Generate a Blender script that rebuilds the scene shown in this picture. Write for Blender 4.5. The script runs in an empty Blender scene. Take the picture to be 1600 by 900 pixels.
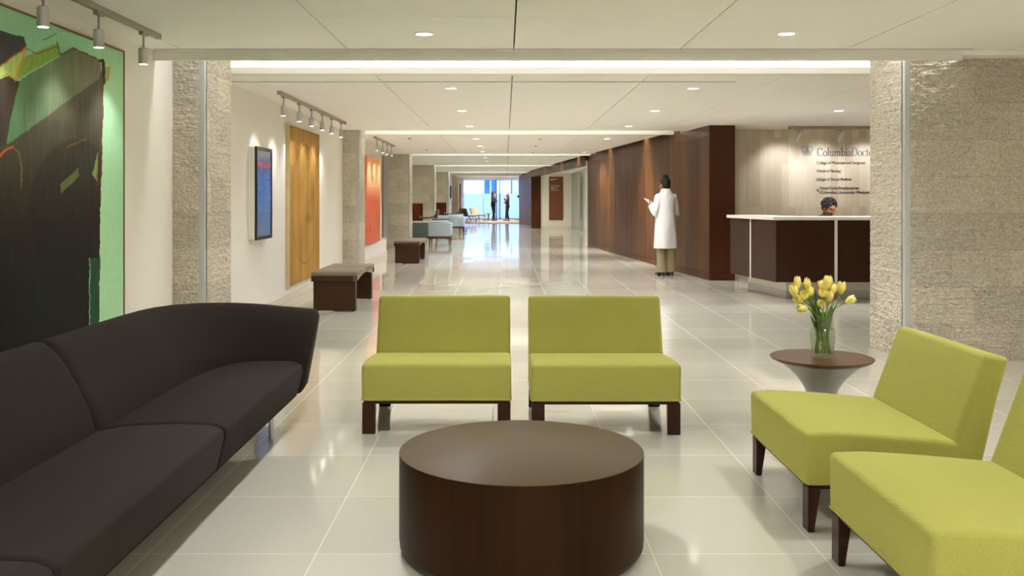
import bpy, bmesh, math, random
from mathutils import Vector, Matrix, noise
random.seed(7)
SC = bpy.context.scene
COL = SC.collection
PI = math.pi
# ---- camera model: one point perspective, eye 1.29 m over the floor, looking along +Y
F, H, VX, VY = 1460.0, 1.29, 790.0, 310.0
def at(px, py, Y): return Vector(((px-VX)*Y/F, Y, H-(py-VY)*Y/F))
def fl(px, py, z=0.0):
    Y = F*(H-z)/(py-VY); return Vector(((px-VX)*Y/F, Y, z))
CEIL = 2.44
WX = -2.74            # left wall plane

# ------------------------------------------------------------------ materials
def srgb(r, g, b):
    f = lambda c: (c/255)/12.92 if c <= 10 else (((c/255)+0.055)/1.055)**2.4
    return (f(r), f(g), f(b))
def new_mat(name):
    m = bpy.data.materials.new(name); m.use_nodes = True
    nt = m.node_tree
    return m, nt, nt.nodes['Principled BSDF']
def N(nt, t, **kw):
    n = nt.nodes.new(t)
    for k, v in kw.items(): setattr(n, k, v)
    return n
def math_n(nt, op, a, b=None, c=None):
    n = nt.nodes.new('ShaderNodeMath'); n.operation = op
    for i, v in enumerate((a, b, c)):
        if v is None: continue
        if isinstance(v, (int, float)): n.inputs[i].default_value = v
        else: nt.links.new(v, n.inputs[i])
    return n.outputs[0]
def mixc(nt, fac, a, b, mode='MIX'):
    n = nt.nodes.new('ShaderNodeMix'); n.data_type = 'RGBA'; n.blend_type = mode
    for s, v in ((n.inputs[0], fac), (n.inputs[6], a), (n.inputs[7], b)):
        if isinstance(v, (int, float)): s.default_value = v
        elif isinstance(v, tuple): s.default_value = (*v[:3], 1)
        else: nt.links.new(v, s)
    return n.outputs[2]
def coords(nt, scale=(1, 1, 1), rot=(0, 0, 0)):
    tc = N(nt, 'ShaderNodeTexCoord'); mp = N(nt, 'ShaderNodeMapping')
    mp.inputs['Scale'].default_value = scale; mp.inputs['Rotation'].default_value = rot
    nt.links.new(tc.outputs['Object'], mp.inputs['Vector'])
    return mp.outputs[0]
def noise_n(nt, vec, scale, detail=3, rough=.5):
    n = N(nt, 'ShaderNodeTexNoise'); n.inputs['Scale'].default_value = scale
    n.inputs['Detail'].default_value = detail; n.inputs['Roughness'].default_value = rough
    nt.links.new(vec, n.inputs['Vector']); return n.outputs['Fac']
def bump_n(nt, hgt, strength, dist, bsdf, prev=None):
    b = N(nt, 'ShaderNodeBump'); b.inputs['Strength'].default_value = strength
    b.inputs['Distance'].default_value = dist
    nt.links.new(hgt, b.inputs['Height'])
    if prev is not None: nt.links.new(prev, b.inputs['Normal'])
    nt.links.new(b.outputs[0], bsdf.inputs['Normal']); return b.outputs[0]
def pmat(name, col, rough=.5, metal=0., amt=.08, scale=8., stretch=(1, 1, 1), bump=0., bscale=None, bdist=.002, coat=0., spec=.5):
    m, nt, b = new_mat(name)
    v = coords(nt, stretch)
    f = noise_n(nt, v, scale, 4)
    lo = tuple(max(0, c*(1-amt)) for c in col); hi = tuple(min(1, c*(1+amt)) for c in col)
    nt.links.new(mixc(nt, f, lo, hi), b.inputs['Base Color'])
    b.inputs['Roughness'].default_value = rough; b.inputs['Metallic'].default_value = metal
    b.inputs['Specular IOR Level'].default_value = spec
    b.inputs['Coat Weight'].default_value = coat
    if bump: bump_n(nt, noise_n(nt, v, bscale or scale*10, 2), bump, bdist, b)
    return m
def emit_mat(name, col, s):
    m, nt, b = new_mat(name)
    b.inputs['Base Color'].default_value = (*col, 1)
    b.inputs['Emission Color'].default_value = (*col, 1)
    b.inputs['Emission Strength'].default_value = s
    return m
def wood_mat(name, dark, light, rough=.32, axis='Z', plank=None, scale=6., coat=0., spec=.4, con=1., ior=1.38, tint=(1, .9, .8)):
    m, nt, b = new_mat(name)
    st = {'Z': (8, 8, .5), 'X': (.5, 8, 8), 'Y': (8, .5, 8)}[axis]
    v = coords(nt, st)
    f = noise_n(nt, v, scale, 6, .6)
    f2 = noise_n(nt, coords(nt, tuple(c*.3 for c in st)), scale*.6, 2)
    f = math_n(nt, 'MULTIPLY_ADD', f2, .5, math_n(nt, 'MULTIPLY', f, .6))
    f = math_n(nt, 'MULTIPLY_ADD', math_n(nt, 'SUBTRACT', f, .55), con, .5)
    cl_ = N(nt, 'ShaderNodeClamp'); nt.links.new(f, cl_.inputs[0]); f = cl_.outputs[0]
    c = mixc(nt, f, dark, light)
    if plank:
        tc = N(nt, 'ShaderNodeTexCoord'); sp = N(nt, 'ShaderNodeSeparateXYZ')
        nt.links.new(tc.outputs['Object'], sp.inputs[0])
        cell = math_n(nt, 'FLOOR', math_n(nt, 'DIVIDE', sp.outputs[plank[0]], plank[1]))
        wn = N(nt, 'ShaderNodeTexWhiteNoise'); wn.noise_dimensions = '1D'
        nt.links.new(cell, wn.inputs['W'])
        k = math_n(nt, 'MULTIPLY_ADD', wn.outputs['Value'], .5, .75)
        c = mixc(nt, 1., c, k, 'MULTIPLY')
    nt.links.new(c, b.inputs['Base Color'])
    b.inputs['Roughness'].default_value = rough; b.inputs['Coat Weight'].default_value = coat; b.inputs['Specular IOR Level'].default_value = spec
    b.inputs['Coat Roughness'].default_value = .15; b.inputs['IOR'].default_value = ior; b.inputs['Specular Tint'].default_value = (*tint, 1)
    return m

M = {}
M['wall'] = pmat('painted_wall', srgb(234, 230, 220), .6, amt=.015, scale=2, bump=.05, bscale=300, bdist=.0005)
M['ceiling'] = pmat('ceiling_panel', srgb(248, 246, 240), .7, amt=.015, scale=3)
M['void'] = pmat('ceiling_void', srgb(60, 55, 48), .9)
M['white'] = pmat('white_paint', srgb(240, 238, 230), .45, amt=.01)
M['baseboard'] = pmat('baseboard_paint', srgb(222, 214, 196), .35, amt=.01)
M['alu'] = pmat('brushed_aluminium', (.62, .62, .62), .35, 1., amt=.05, scale=30, stretch=(1, 1, .1))
M['trim_alu'] = pmat('satin_aluminium_trim', srgb(196, 197, 196), .4, .3, amt=.03)
M['track'] = pmat('track_metal', srgb(160, 152, 138), .4, .3, amt=.03)
M['steel'] = pmat('stainless_steel', (.55, .55, .56), .28, 1., amt=.06, scale=20, stretch=(.2, 1, 1))
M['darkmetal'] = pmat('dark_metal', srgb(45, 45, 45), .4, .4)
M['black'] = pmat('black_plastic', srgb(22, 21, 20), .4)
M['lens'] = emit_mat('downlight_lens', (1., .93, .8), 4.)
M['spot_lens'] = emit_mat('spotlight_lens', (1., .94, .82), 30.)
M['led'] = emit_mat('cove_strip', (1., .97, .9), 5.5)
M['green'] = None
M['wood_end'] = wood_mat('dark_wood_end', srgb(40, 14, 2), srgb(78, 38, 12), .38)
M['wood_wall'] = wood_mat('wood_wall_lit_veneer', srgb(40, 22, 9), srgb(96, 62, 32), .36, plank=(1, .585), spec=.16, scale=3., con=2.4, ior=1.36, tint=(1, .74, .5))  # same wood as the end panel, glare painted in as lighter tones
M['desk_wood'] = wood_mat('desk_veneer', srgb(36, 18, 9), srgb(62, 36, 22), .32, scale=9)
M['bench_wood'] = wood_mat('bench_wood', srgb(38, 22, 13), srgb(70, 44, 28), .42, axis='X')
M['leg_wood'] = wood_mat('espresso_wood', srgb(34, 18, 14), srgb(62, 34, 26), .3)
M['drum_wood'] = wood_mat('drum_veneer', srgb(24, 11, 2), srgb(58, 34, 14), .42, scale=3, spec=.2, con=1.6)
M['drum_top_lit'] = wood_mat('drum_veneer_glare', srgb(56, 40, 16), srgb(70, 52, 24), .36, axis='X', scale=3)  # same wood as the drum, with the top's glare put into the colour
M['walnut'] = wood_mat('walnut_top', srgb(44, 28, 14), srgb(108, 74, 42), .36, axis='X', scale=5, con=2.)
M['red_wood'] = wood_mat('cherry_wood', srgb(62, 22, 10), srgb(110, 48, 24), .35)
M['chair_wood'] = wood_mat('walnut_frame', srgb(72, 40, 22), srgb(120, 74, 44), .4)
M['taupe'] = pmat('taupe_vinyl', srgb(112, 101, 82), .4, amt=.05)
M['cream'] = pmat('cream_upholstery', srgb(226, 214, 176), .8)
M['brown_fab'] = pmat('brown_upholstery', srgb(104, 84, 70), .8)
M['blue'] = pmat('pale_blue_upholstery', srgb(176, 194, 204), .8, amt=.05, scale=30)
M['blue2'] = pmat('light_blue_cushion', srgb(196, 209, 216), .8, amt=.05, scale=30)
M['greyfab'] = pmat('slate_upholstery', srgb(98, 107, 106), .85, amt=.06, scale=40)
M['pedestal'] = pmat('silver_pedestal', srgb(146, 147, 143), .35, .4, amt=.02)
M['counter'] = pmat('white_counter', srgb(246, 240, 226), .25, amt=.01)
M['grey_letters'] = pmat('grey_letters', srgb(100, 97, 92), .5, .2)
M['dark_letters'] = pmat('dark_letters', srgb(62, 57, 50), .4, .2)
M['sign_brown'] = pmat('sign_brown', srgb(112, 62, 36), .45, amt=.04)
M['sign_white'] = pmat('sign_white', srgb(235, 225, 210), .5)
M['panel_grey'] = pmat('grey_panel', srgb(128, 122, 106), .5)
M['carpet'] = pmat('beige_carpet', srgb(186, 168, 140), .95, amt=.1, scale=60)

def fabric(name, col, amt, scale, bstr, bdist, sheen=.3):
    m, nt, b = new_mat(name)
    v = coords(nt)
    f = noise_n(nt, v, scale, 4, .7)
    f2 = noise_n(nt, v, 6, 2)
    lo = tuple(c*(1-amt) for c in col); hi = tuple(min(1, c*(1+amt)) for c in col)
    c = mixc(nt, f, lo, hi)
    c = mixc(nt, math_n(nt, 'MULTIPLY', f2, .18), c, tuple(x*.75 for x in col))
    nt.links.new(c, b.inputs['Base Color'])
    b.inputs['Roughness'].default_value = .85; b.inputs['Specular IOR Level'].default_value = .2
    b.inputs['Sheen Weight'].default_value = sheen; b.inputs['Sheen Roughness'].default_value = .5
    b.inputs['Sheen Tint'].default_value = (*[min(1, x*1.5+.1) for x in col], 1)
    g = noise_n(nt, v, scale*.8, 3, .65)
    vo = N(nt, 'ShaderNodeTexVoronoi'); vo.inputs['Scale'].default_value = scale*1.4
    nt.links.new(v, vo.inputs['Vector'])
    hgt = math_n(nt, 'SUBTRACT', g, math_n(nt, 'MULTIPLY', vo.outputs['Distance'], .3))
    bump_n(nt, hgt, bstr, bdist, b)
    return m
M['green'] = fabric('lime_boucle', srgb(168, 167, 82), .13, 170, .8, .004)
M['charcoal'] = fabric('charcoal_wool', srgb(35, 27, 21), .4, 260, .35, .002, .15)

def stone_mat():
    m, nt, b = new_mat('split_face_limestone')
    v = coords(nt); vs = coords(nt, (1.2, 1.2, 9))
    f = noise_n(nt, v, 2.2, 5, .65); f2 = noise_n(nt, vs, 5, 5, .7); f3 = noise_n(nt, v, 14, 4, .7)
    c = mixc(nt, f2, srgb(196, 184, 158), srgb(248, 240, 222))
    c = mixc(nt, math_n(nt, 'MULTIPLY', math_n(nt, 'GREATER_THAN', noise_n(nt, coords(nt, (1, 1, 1.6)), 30, 3, .6), .56), .16), c, srgb(148, 136, 112))
    c = mixc(nt, math_n(nt, 'MULTIPLY', f, .5), c, srgb(216, 208, 188))
    rust = math_n(nt, 'MULTIPLY', math_n(nt, 'GREATER_THAN', f3, .59), math_n(nt, 'MULTIPLY', f, .5))
    c = mixc(nt, rust, c, srgb(184, 150, 106))
    nt.links.new(c, b.inputs['Base Color']); b.inputs['Roughness'].default_value = .85
    b.inputs['Specular IOR Level'].default_value = .25
    h1 = noise_n(nt, coords(nt, (1, 1, 2)), 32, 4, .7)
    sp = N(nt, 'ShaderNodeSeparateXYZ'); nt.links.new(v, sp.inputs[0])
    row = math_n(nt, 'ABSOLUTE', math_n(nt, 'SUBTRACT', math_n(nt, 'FRACT', math_n(nt, 'DIVIDE', sp.outputs[2], .0195)), .5))
    row = math_n(nt, 'POWER', math_n(nt, 'MULTIPLY', row, 2), 6)
    sx_ = N(nt, 'ShaderNodeCombineXYZ'); nt.links.new(math_n(nt, 'ADD', sp.outputs[0], sp.outputs[1]), sx_.inputs[0]); nt.links.new(sp.outputs[2], sx_.inputs[1])
    bk = N(nt, 'ShaderNodeTexBrick'); nt.links.new(sx_.outputs[0], bk.inputs['Vector']); bk.inputs['Scale'].default_value = 1.; bk.offset = .4
    bk.inputs['Brick Width'].default_value = .46; bk.inputs['Row Height'].default_value = .293; bk.inputs['Mortar Size'].default_value = .0012
    bk.inputs['Color1'].default_value = (.89, .90, .93, 1); bk.inputs['Color2'].default_value = (1.13, 1.14, 1.18, 1); bk.inputs['Mortar'].default_value = (.62, .6, .56, 1)
    c = mixc(nt, 1., c, bk.outputs['Color'], 'MULTIPLY')
    mo = noise_n(nt, coords(nt, (1, 1, 1.5)), 58, 3, .7)
    mo = math_n(nt, 'MULTIPLY_ADD', math_n(nt, 'SUBTRACT', mo, .5), 1.5, 1.)
    c = mixc(nt, 1., c, mo, 'MULTIPLY')
    ln_ = math_n(nt, 'MULTIPLY', row, math_n(nt, 'GREATER_THAN', noise_n(nt, coords(nt, (1, 1, 12)), 5, 2), .47))
    c = mixc(nt, math_n(nt, 'MULTIPLY', ln_, .6), c, srgb(240, 235, 222)); nt.links.new(c, b.inputs['Base Color'])  # pale row edges: light caught on the ledges, put into the colour
    bump_n(nt, math_n(nt, 'MULTIPLY_ADD', ln_, .2, h1), 1., .024, b)
    return m
M['stone'] = stone_mat()

def plank_stone_mat():
    m, nt, b = new_mat('striated_stone_planks')
    tc = N(nt, 'ShaderNodeTexCoord'); mp = N(nt, 'ShaderNodeMapping')
    mp.inputs['Rotation'].default_value = (PI/2, 0, PI/2)
    # long side of the planks upright: brick axis X -> world Z, Y -> world X
    sp = N(nt, 'ShaderNodeSeparateXYZ'); nt.links.new(tc.outputs['Object'], sp.inputs[0])
    cb = N(nt, 'ShaderNodeCombineXYZ'); nt.links.new(sp.outputs[2], cb.inputs[0]); nt.links.new(sp.outputs[0], cb.inputs[1])
    br = N(nt, 'ShaderNodeTexBrick'); nt.links.new(cb.outputs[0], br.inputs['Vector'])
    br.offset = .37; br.inputs['Scale'].default_value = 1.
    br.inputs['Brick Width'].default_value = 1.15; br.inputs['Row Height'].default_value = .118
    br.inputs['Mortar Size'].default_value = .0006; br.offset_frequency = 3
    br.inputs['Color1'].default_value = (*srgb(190, 176, 150), 1); br.inputs['Color2'].default_value = (*srgb(216, 205, 182), 1)
    br.inputs['Mortar'].default_value = (*srgb(150, 136, 112), 1)
    f = noise_n(nt, coords(nt, (9, 9, .5)), 7, 5, .6)
    c = mixc(nt, 1., br.outputs['Color'], mixc(nt, f, (.80, .78, .75), (1.08, 1.07, 1.05)), 'MULTIPLY')
    nt.links.new(c, b.inputs['Base Color']); b.inputs['Roughness'].default_value = .5
    return m
M['stone_planks'] = plank_stone_mat()

def floor_mat():
    m, nt, b = new_mat('polished_stone_tiles')
    tc = N(nt, 'ShaderNodeTexCoord'); sp = N(nt, 'ShaderNodeSeparateXYZ')
    nt.links.new(tc.outputs['Object'], sp.inputs[0])
    def joint(o, off, step):
        u = math_n(nt, 'DIVIDE', math_n(nt, 'SUBTRACT', o, off), step)
        fr = math_n(nt, 'FRACT', u)
        d = math_n(nt, 'MULTIPLY', math_n(nt, 'MINIMUM', fr, math_n(nt, 'SUBTRACT', 1., fr)), step)
        return math_n(nt, 'LESS_THAN', d, .0013), math_n(nt, 'FLOOR', u)
    jx, cx = joint(sp.outputs[0], .5336-.6107*60, .6107)
    jy, cy = joint(sp.outputs[1], 5.345-.6515*60, .6515)
    j = math_n(nt, 'MAXIMUM', jx, jy)
    cb = N(nt, 'ShaderNodeCombineXYZ'); nt.links.new(cx, cb.inputs[0]); nt.links.new(cy, cb.inputs[1])
    wn = N(nt, 'ShaderNodeTexWhiteNoise'); wn.noise_dimensions = '2D'; nt.links.new(cb.outputs[0], wn.inputs['Vector'])
    base = mixc(nt, wn.outputs['Value'], srgb(188, 184, 166), srgb(199, 195, 178))
    f = noise_n(nt, tc.outputs['Object'], 1.3, 4)
    base = mixc(nt, math_n(nt, 'MULTIPLY', f, .4), base, srgb(188, 184, 164))
    sp1 = noise_n(nt, tc.outputs['Object'], 260, 2)
    base = mixc(nt, math_n(nt, 'MULTIPLY', math_n(nt, 'GREATER_THAN', sp1, .63), .35), base, srgb(150, 142, 120))
    sp2 = noise_n(nt, tc.outputs['Object'], 190, 2)
    base = mixc(nt, math_n(nt, 'MULTIPLY', math_n(nt, 'GREATER_THAN', sp2, .66), .3), base, srgb(235, 230, 215))
    c = mixc(nt, j, base, srgb(218, 214, 198))
    nt.links.new(c, b.inputs['Base Color'])
    nt.links.new(math_n(nt, 'MULTIPLY_ADD', j, .35, .07), b.inputs['Roughness'])
    b.inputs['IOR'].default_value = 1.52
    # each tile lies a hair out of level, so reflections break at the joints
    v2 = N(nt, 'ShaderNodeVectorMath'); v2.operation = 'MULTIPLY_ADD'
    nt.links.new(wn.outputs['Color'], v2.inputs[0]); v2.inputs[1].default_value = (.006, .006, 0); v2.inputs[2].default_value = (-.003, -.003, 0)
    ge = N(nt, 'ShaderNodeNewGeometry'); v3 = N(nt, 'ShaderNodeVectorMath'); v3.operation = 'ADD'
    nt.links.new(v2.outputs[0], v3.inputs[0]); nt.links.new(ge.outputs['Normal'], v3.inputs[1])
    v4 = N(nt, 'ShaderNodeVectorMath'); v4.operation = 'NORMALIZE'; nt.links.new(v3.outputs[0], v4.inputs[0])
    bump_n(nt, noise_n(nt, tc.outputs['Object'], 3.0, 2), .03, .02, b, v4.outputs[0])
    return m
M['floor'] = floor_mat()

def attr_mat(name, rough=.5):
    m, nt, b = new_mat(name)
    a = N(nt, 'ShaderNodeAttribute'); a.attribute_name = 'paint'
    f = noise_n(nt, coords(nt, (1, 1, .4)), 30, 5, .7)
    c = mixc(nt, 1., a.outputs['Color'], mixc(nt, f, (.86, .86, .86), (1.12, 1.12, 1.12)), 'MULTIPLY')
    nt.links.new(c, b.inputs['Base Color']); b.inputs['Roughness'].default_value = rough; b.inputs['Specular IOR Level'].default_value = .2
    return m
M['paint'] = attr_mat('oil_paint', .65)

def glass_mat(name, tint, rough=0., ior=1.45):
    m, nt, b = new_mat(name)
    b.inputs['Base Color'].default_value = (*tint, 1); b.inputs['Roughness'].default_value = rough
    b.inputs['Transmission Weight'].default_value = 1.; b.inputs['IOR'].default_value = ior
    return m
M['vase_glass'] = None
M['water'] = None
def sheet_glass(name, tint, alpha, rough=.03):
    # thin architectural pane: mostly see-through with a glossy surface
    m, nt, b = new_mat(name)
    out = nt.nodes['Material Output']
    tr = N(nt, 'ShaderNodeBsdfTransparent'); tr.inputs[0].default_value = (*tint, 1)
    gl = N(nt, 'ShaderNodeBsdfGlossy'); gl.inputs['Roughness'].default_value = rough
    fr = N(nt, 'ShaderNodeLayerWeight'); fr.inputs[0].default_value = .5
    mx = N(nt, 'ShaderNodeMixShader'); nt.links.new(math_n(nt, 'MULTIPLY_ADD', math_n(nt, 'POWER', fr.outputs['Facing'], 4.), .55, alpha+.03), mx.inputs[0])
    nt.links.new(tr.outputs[0], mx.inputs[1]); nt.links.new(gl.outputs[0], mx.inputs[2])
    nt.links.new(mx.outputs[0], out.inputs[0]); nt.nodes.remove(b)
    return m
M['vase_glass'] = sheet_glass('clear_glass', (.95, .97, .94), .03, .02)
M['water'] = sheet_glass('water', (.95, .97, .92), .0, .01)
M['pane'] = sheet_glass('clear_pane', (.90, .95, .93), .02)
def frost_mat():
    m, nt, b = new_mat('frosted_film')
    out = nt.nodes['Material Output']
    tr = N(nt, 'ShaderNodeBsdfTranslucent'); tr.inputs[0].default_value = (.86, .92, 1., 1)
    tp = N(nt, 'ShaderNodeBsdfTransparent'); tp.inputs[0].default_value = (.9, .95, 1, 1)
    mx = N(nt, 'ShaderNodeMixShader'); mx.inputs[0].default_value = .25
    nt.links.new(tr.outputs[0], mx.inputs[1]); nt.links.new(tp.outputs[0], mx.inputs[2])
    gl = N(nt, 'ShaderNodeBsdfGlossy'); gl.inputs['Roughness'].default_value = .1
    m2 = N(nt, 'ShaderNodeMixShader'); m2.inputs[0].default_value = .06
    nt.links.new(mx.outputs[0], m2.inputs[1]); nt.links.new(gl.outputs[0], m2.inputs[2])
    nt.links.new(m2.outputs[0], out.inputs[0]); nt.nodes.remove(b)
    return m
M['frost'] = frost_mat()
M['facade'] = pmat('pale_facade', srgb(190, 206, 232), .8, amt=.05, scale=1)
M['facade_blue'] = pmat('blue_window_glass', srgb(40, 96, 168), .2, amt=.1, scale=2)

# ------------------------------------------------------------------ mesh helpers
class MB:
    def __init__(s): s.bm = bmesh.new()
    def _mat(s, faces, mi):
        for f in faces: f.material_index = mi
    def box(s, a, b, bev=0., seg=3, mi=0, rot=None, piv=None):
        a, b = Vector(a), Vector(b)
        vs = [s.bm.verts.new((x, y, z)) for z in (a.z, b.z) for y in (a.y, b.y) for x in (a.x, b.x)]
        q = [(0, 2, 3, 1), (4, 5, 7, 6), (0, 1, 5, 4), (2, 6, 7, 3), (0, 4, 6, 2), (1, 3, 7, 5)]
        fs = [s.bm.faces.new([vs[i] for i in f]) for f in q]
        s._mat(fs, mi)
        if bev:
            es = list({e for f in fs for e in f.edges})
            r = bmesh.ops.bevel(s.bm, geom=es, offset=bev, segments=seg, profile=.5, affect='EDGES')
            vs = list({v for f in r['faces'] for v in f.verts} | {v for v in vs if v.is_valid})
        if rot is not None:
            bmesh.ops.rotate(s.bm, verts=[v for v in vs if v.is_valid], cent=piv or (a+b)/2, matrix=rot)
        return s
    def prism(s, poly, lo, hi, axis='X', bev=0., seg=3, mi=0, bz=-9.):
        # poly in the plane across the axis; X: (y,z)  Y: (x,z)  Z: (x,y)
        def P(p, t): return {'X': (t, p[0], p[1]), 'Y': (p[0], t, p[1]), 'Z': (p[0], p[1], t)}[axis]
        A = [s.bm.verts.new(P(p, lo)) for p in poly]; B = [s.bm.verts.new(P(p, hi)) for p in poly]
        n = len(poly)
        fs = [s.bm.faces.new(A[::-1]), s.bm.faces.new(B)]
        for i in range(n): fs.append(s.bm.faces.new((A[i], A[(i+1) % n], B[(i+1) % n], B[i])))
        s._mat(fs, mi)
        bmesh.ops.recalc_face_normals(s.bm, faces=fs)
        if bev:
            es = [e for e in {e for f in fs for e in f.edges} if max(v.co.z for v in e.verts) > bz]
            bmesh.ops.bevel(s.bm, geom=es, offset=bev, segments=seg, profile=.5, affect='EDGES')
        return s
    def rings(s, rings, cap=True, mi=0, closed=True):
        R = [[s.bm.verts.new(p) for p in r] for r in rings]
        n = len(R[0]); fs = []
        for a, b in zip(R, R[1:]):
            for i in range(n if closed else n-1):
                fs.append(s.bm.faces.new((a[i], a[(i+1) % n], b[(i+1) % n], b[i])))
        if cap:
            fs.append(s.bm.faces.new(R[0][::-1])); fs.append(s.bm.faces.new(R[-1]))
        s._mat(fs, mi)
        bmesh.ops.recalc_face_normals(s.bm, faces=fs)
        return s
    def lathe(s, prof, c=(0, 0, 0), n=32, mi=0, cap=True):
        rs = [[(c[0]+r*math.cos(2*PI*k/n), c[1]+r*math.sin(2*PI*k/n), c[2]+z) for k in range(n)] for r, z in prof]
        return s.rings(rs, cap, mi)
    def cyl(s, a, b, r, r2=None, n=16, mi=0):
        return s.tube([a, b], [r, r if r2 is None else r2], n, mi)
    def tube(s, pts, rad, n=10, mi=0, flat=1.0, up=None):
        pts = [Vector(p) for p in pts]
        if isinstance(rad, (int, float)): rad = [rad]*len(pts)
        rs = []; prev = None
        for i, p in enumerate(pts):
            t = (pts[min(i+1, len(pts)-1)]-pts[max(i-1, 0)]).normalized()
            ref = Vector(up) if up else (prev if prev is not None else (Vector((0, 0, 1)) if abs(t.z) < .9 else Vector((0, 1, 0))))
            x = (ref-t*ref.dot(t))
            x = x.normalized() if x.length > 1e-6 else t.orthogonal().normalized()
            y = t.cross(x); prev = x
            r = rad[i]; rx, ry = (r if not isinstance(r, tuple) else r[0]), (r*flat if not isinstance(r, tuple) else r[1])
            rs.append([p+x*rx*math.cos(2*PI*k/n)+y*ry*math.sin(2*PI*k/n) for k in range(n)])
        return s.rings(rs, True, mi)
    def ell(s, c, r, rot=None, u=16, v=10, mi=0):
        mt = Matrix.Translation(c) @ (rot.to_4x4() if rot is not None else Matrix()) @ Matrix.Diagonal((*r, 1))
        g = bmesh.ops.create_uvsphere(s.bm, u_segments=u, v_segments=v, radius=1, matrix=mt)
        s._mat({f for w in g['verts'] for f in w.link_faces}, mi)
        return s
    def mesh(s, name, mats, smooth=False, angle=None):
        me = bpy.data.meshes.new(name); s.bm.to_mesh(me); s.bm.free()
        for m in (mats if isinstance(mats, (list, tuple)) else [mats]): me.materials.append(m)
        if smooth:
            me.polygons.foreach_set('use_smooth', [True]*len(me.polygons))
            if angle: me.set_sharp_from_angle(angle=math.radians(angle))
        return me
    def obj(s, name, mats, parent=None, smooth=False, angle=40):
        return link(name, s.mesh(name, mats, smooth, angle), parent)
def link(name, me, parent=None):
    o = bpy.data.objects.new(name, me); COL.objects.link(o)
    if parent is not None: o.parent = parent
    return o
def fuse(mb, voxel, it=4, fac=.5):
    me = bpy.data.meshes.new('tmp'); mb.bm.to_mesh(me); mb.bm.free()
    o = bpy.data.objects.new('tmp', me); COL.objects.link(o)
    r = o.modifiers.new('r', 'REMESH'); r.mode = 'VOXEL'; r.voxel_size = voxel; r.use_smooth_shade = True
    if it:
        q = o.modifiers.new('s', 'SMOOTH'); q.iterations = it; q.factor = fac
    dg = bpy.context.evaluated_depsgraph_get(); dg.update()
    me2 = bpy.data.meshes.new_from_object(o.evaluated_get(dg))
    bpy.data.objects.remove(o); bpy.data.meshes.remove(me)
    me2.materials.clear()
    me2.polygons.foreach_set('use_smooth', [True]*len(me2.polygons))
    return me2
def thing(name, label, cat, loc=(0, 0, 0), rz=0., group=None):
    o = bpy.data.objects.new(name, None); COL.objects.link(o)
    o.empty_display_size = .1
    o.location = loc; o.rotation_euler = (0, 0, rz)
    return tag(o, label, cat, group)
def tag(o, label, cat, group=None):
    o['label'] = label; o['category'] = cat
    if group: o['group'] = group
    return o
def struct(name, mb, mats, smooth=False, parent=None, label=None):
    o = mb.obj(name, mats, parent, smooth)
    if parent is None: o['kind'] = 'structure'
    if label: o['label'] = label
    return o
def dup(root, loc, rz=None, label=None):
    r = root.copy(); COL.objects.link(r); r.location = loc
    if rz is not None: r.rotation_euler = (0, 0, rz)
    if label: r['label'] = label
    for ch in list(root.children):
        c = ch.copy(); COL.objects.link(c); c.parent = r
        for g in ch.children:
            d = g.copy(); COL.objects.link(d); d.parent = c
    return r
ORD = ['nearest', 'second', 'third', 'fourth', 'fifth', 'sixth', 'seventh', 'eighth', 'ninth', 'tenth', 'eleventh', 'twelfth', 'thirteenth', 'fourteenth', 'fifteenth', 'sixteenth', 'seventeenth', 'eighteenth', 'nineteenth', 'twentieth']

# ------------------------------------------------------------------ camera, world, view
cam = bpy.data.cameras.new('camera'); cob = bpy.data.objects.new('camera', cam); COL.objects.link(cob)
cob.location = (0, 0, H); cob.rotation_euler = (PI/2, 0, 0)
cam.sensor_width = 36; cam.lens = F/1600*36
cam.shift_x = (800-VX)/1600; cam.shift_y = -(450-VY)/1600
cam.clip_end = 300; SC.camera = cob
w = bpy.data.worlds.new('sky'); SC.world = w; w.use_nodes = True
w.node_tree.nodes['Background'].inputs[0].default_value = (.55, .72, 1, 1)
w.node_tree.nodes['Background'].inputs[1].default_value = .7
SC.view_settings.view_transform = 'Standard'; SC.view_settings.look = 'None'
SC.view_settings.gamma = 1; SC.view_settings.use_curve_mapping = False
SC.view_settings.exposure = 1.29
SC.cycles.diffuse_bounces = 7; SC.cycles.max_bounces = 14; SC.cycles.transparent_max_bounces = 16
SC.cycles.sample_clamp_indirect = 6
SC.cycles.caustics_reflective = False; SC.cycles.caustics_refractive = False
WARM = (.97, .975, 1.07)
def spot(loc, target, watts, ang, blend=.5, rad=.04, col=WARM):
    l = bpy.data.lights.new('lamp', 'SPOT'); l.energy = watts; l.spot_size = math.radians(ang)
    l.spot_blend = blend; l.shadow_soft_size = rad; l.color = col
    o = bpy.data.objects.new('lamp_light', l); COL.objects.link(o)
    o.location = loc; o.rotation_euler = (Vector(target)-Vector(loc)).to_track_quat('-Z', 'Y').to_euler()
    return o
def area(loc, target, watts, sx, sy, col=WARM, spread=180):
    l = bpy.data.lights.new('strip', 'AREA'); l.energy = watts; l.shape = 'RECTANGLE'; l.size = sx; l.size_y = sy; l.color = col
    l.spread = math.radians(spread)
    o = bpy.data.objects.new('strip_light', l); COL.objects.link(o)
    o.location = loc; o.rotation_euler = (Vector(target)-Vector(loc)).to_track_quat('-Z', 'Y').to_euler()
    return o
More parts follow.
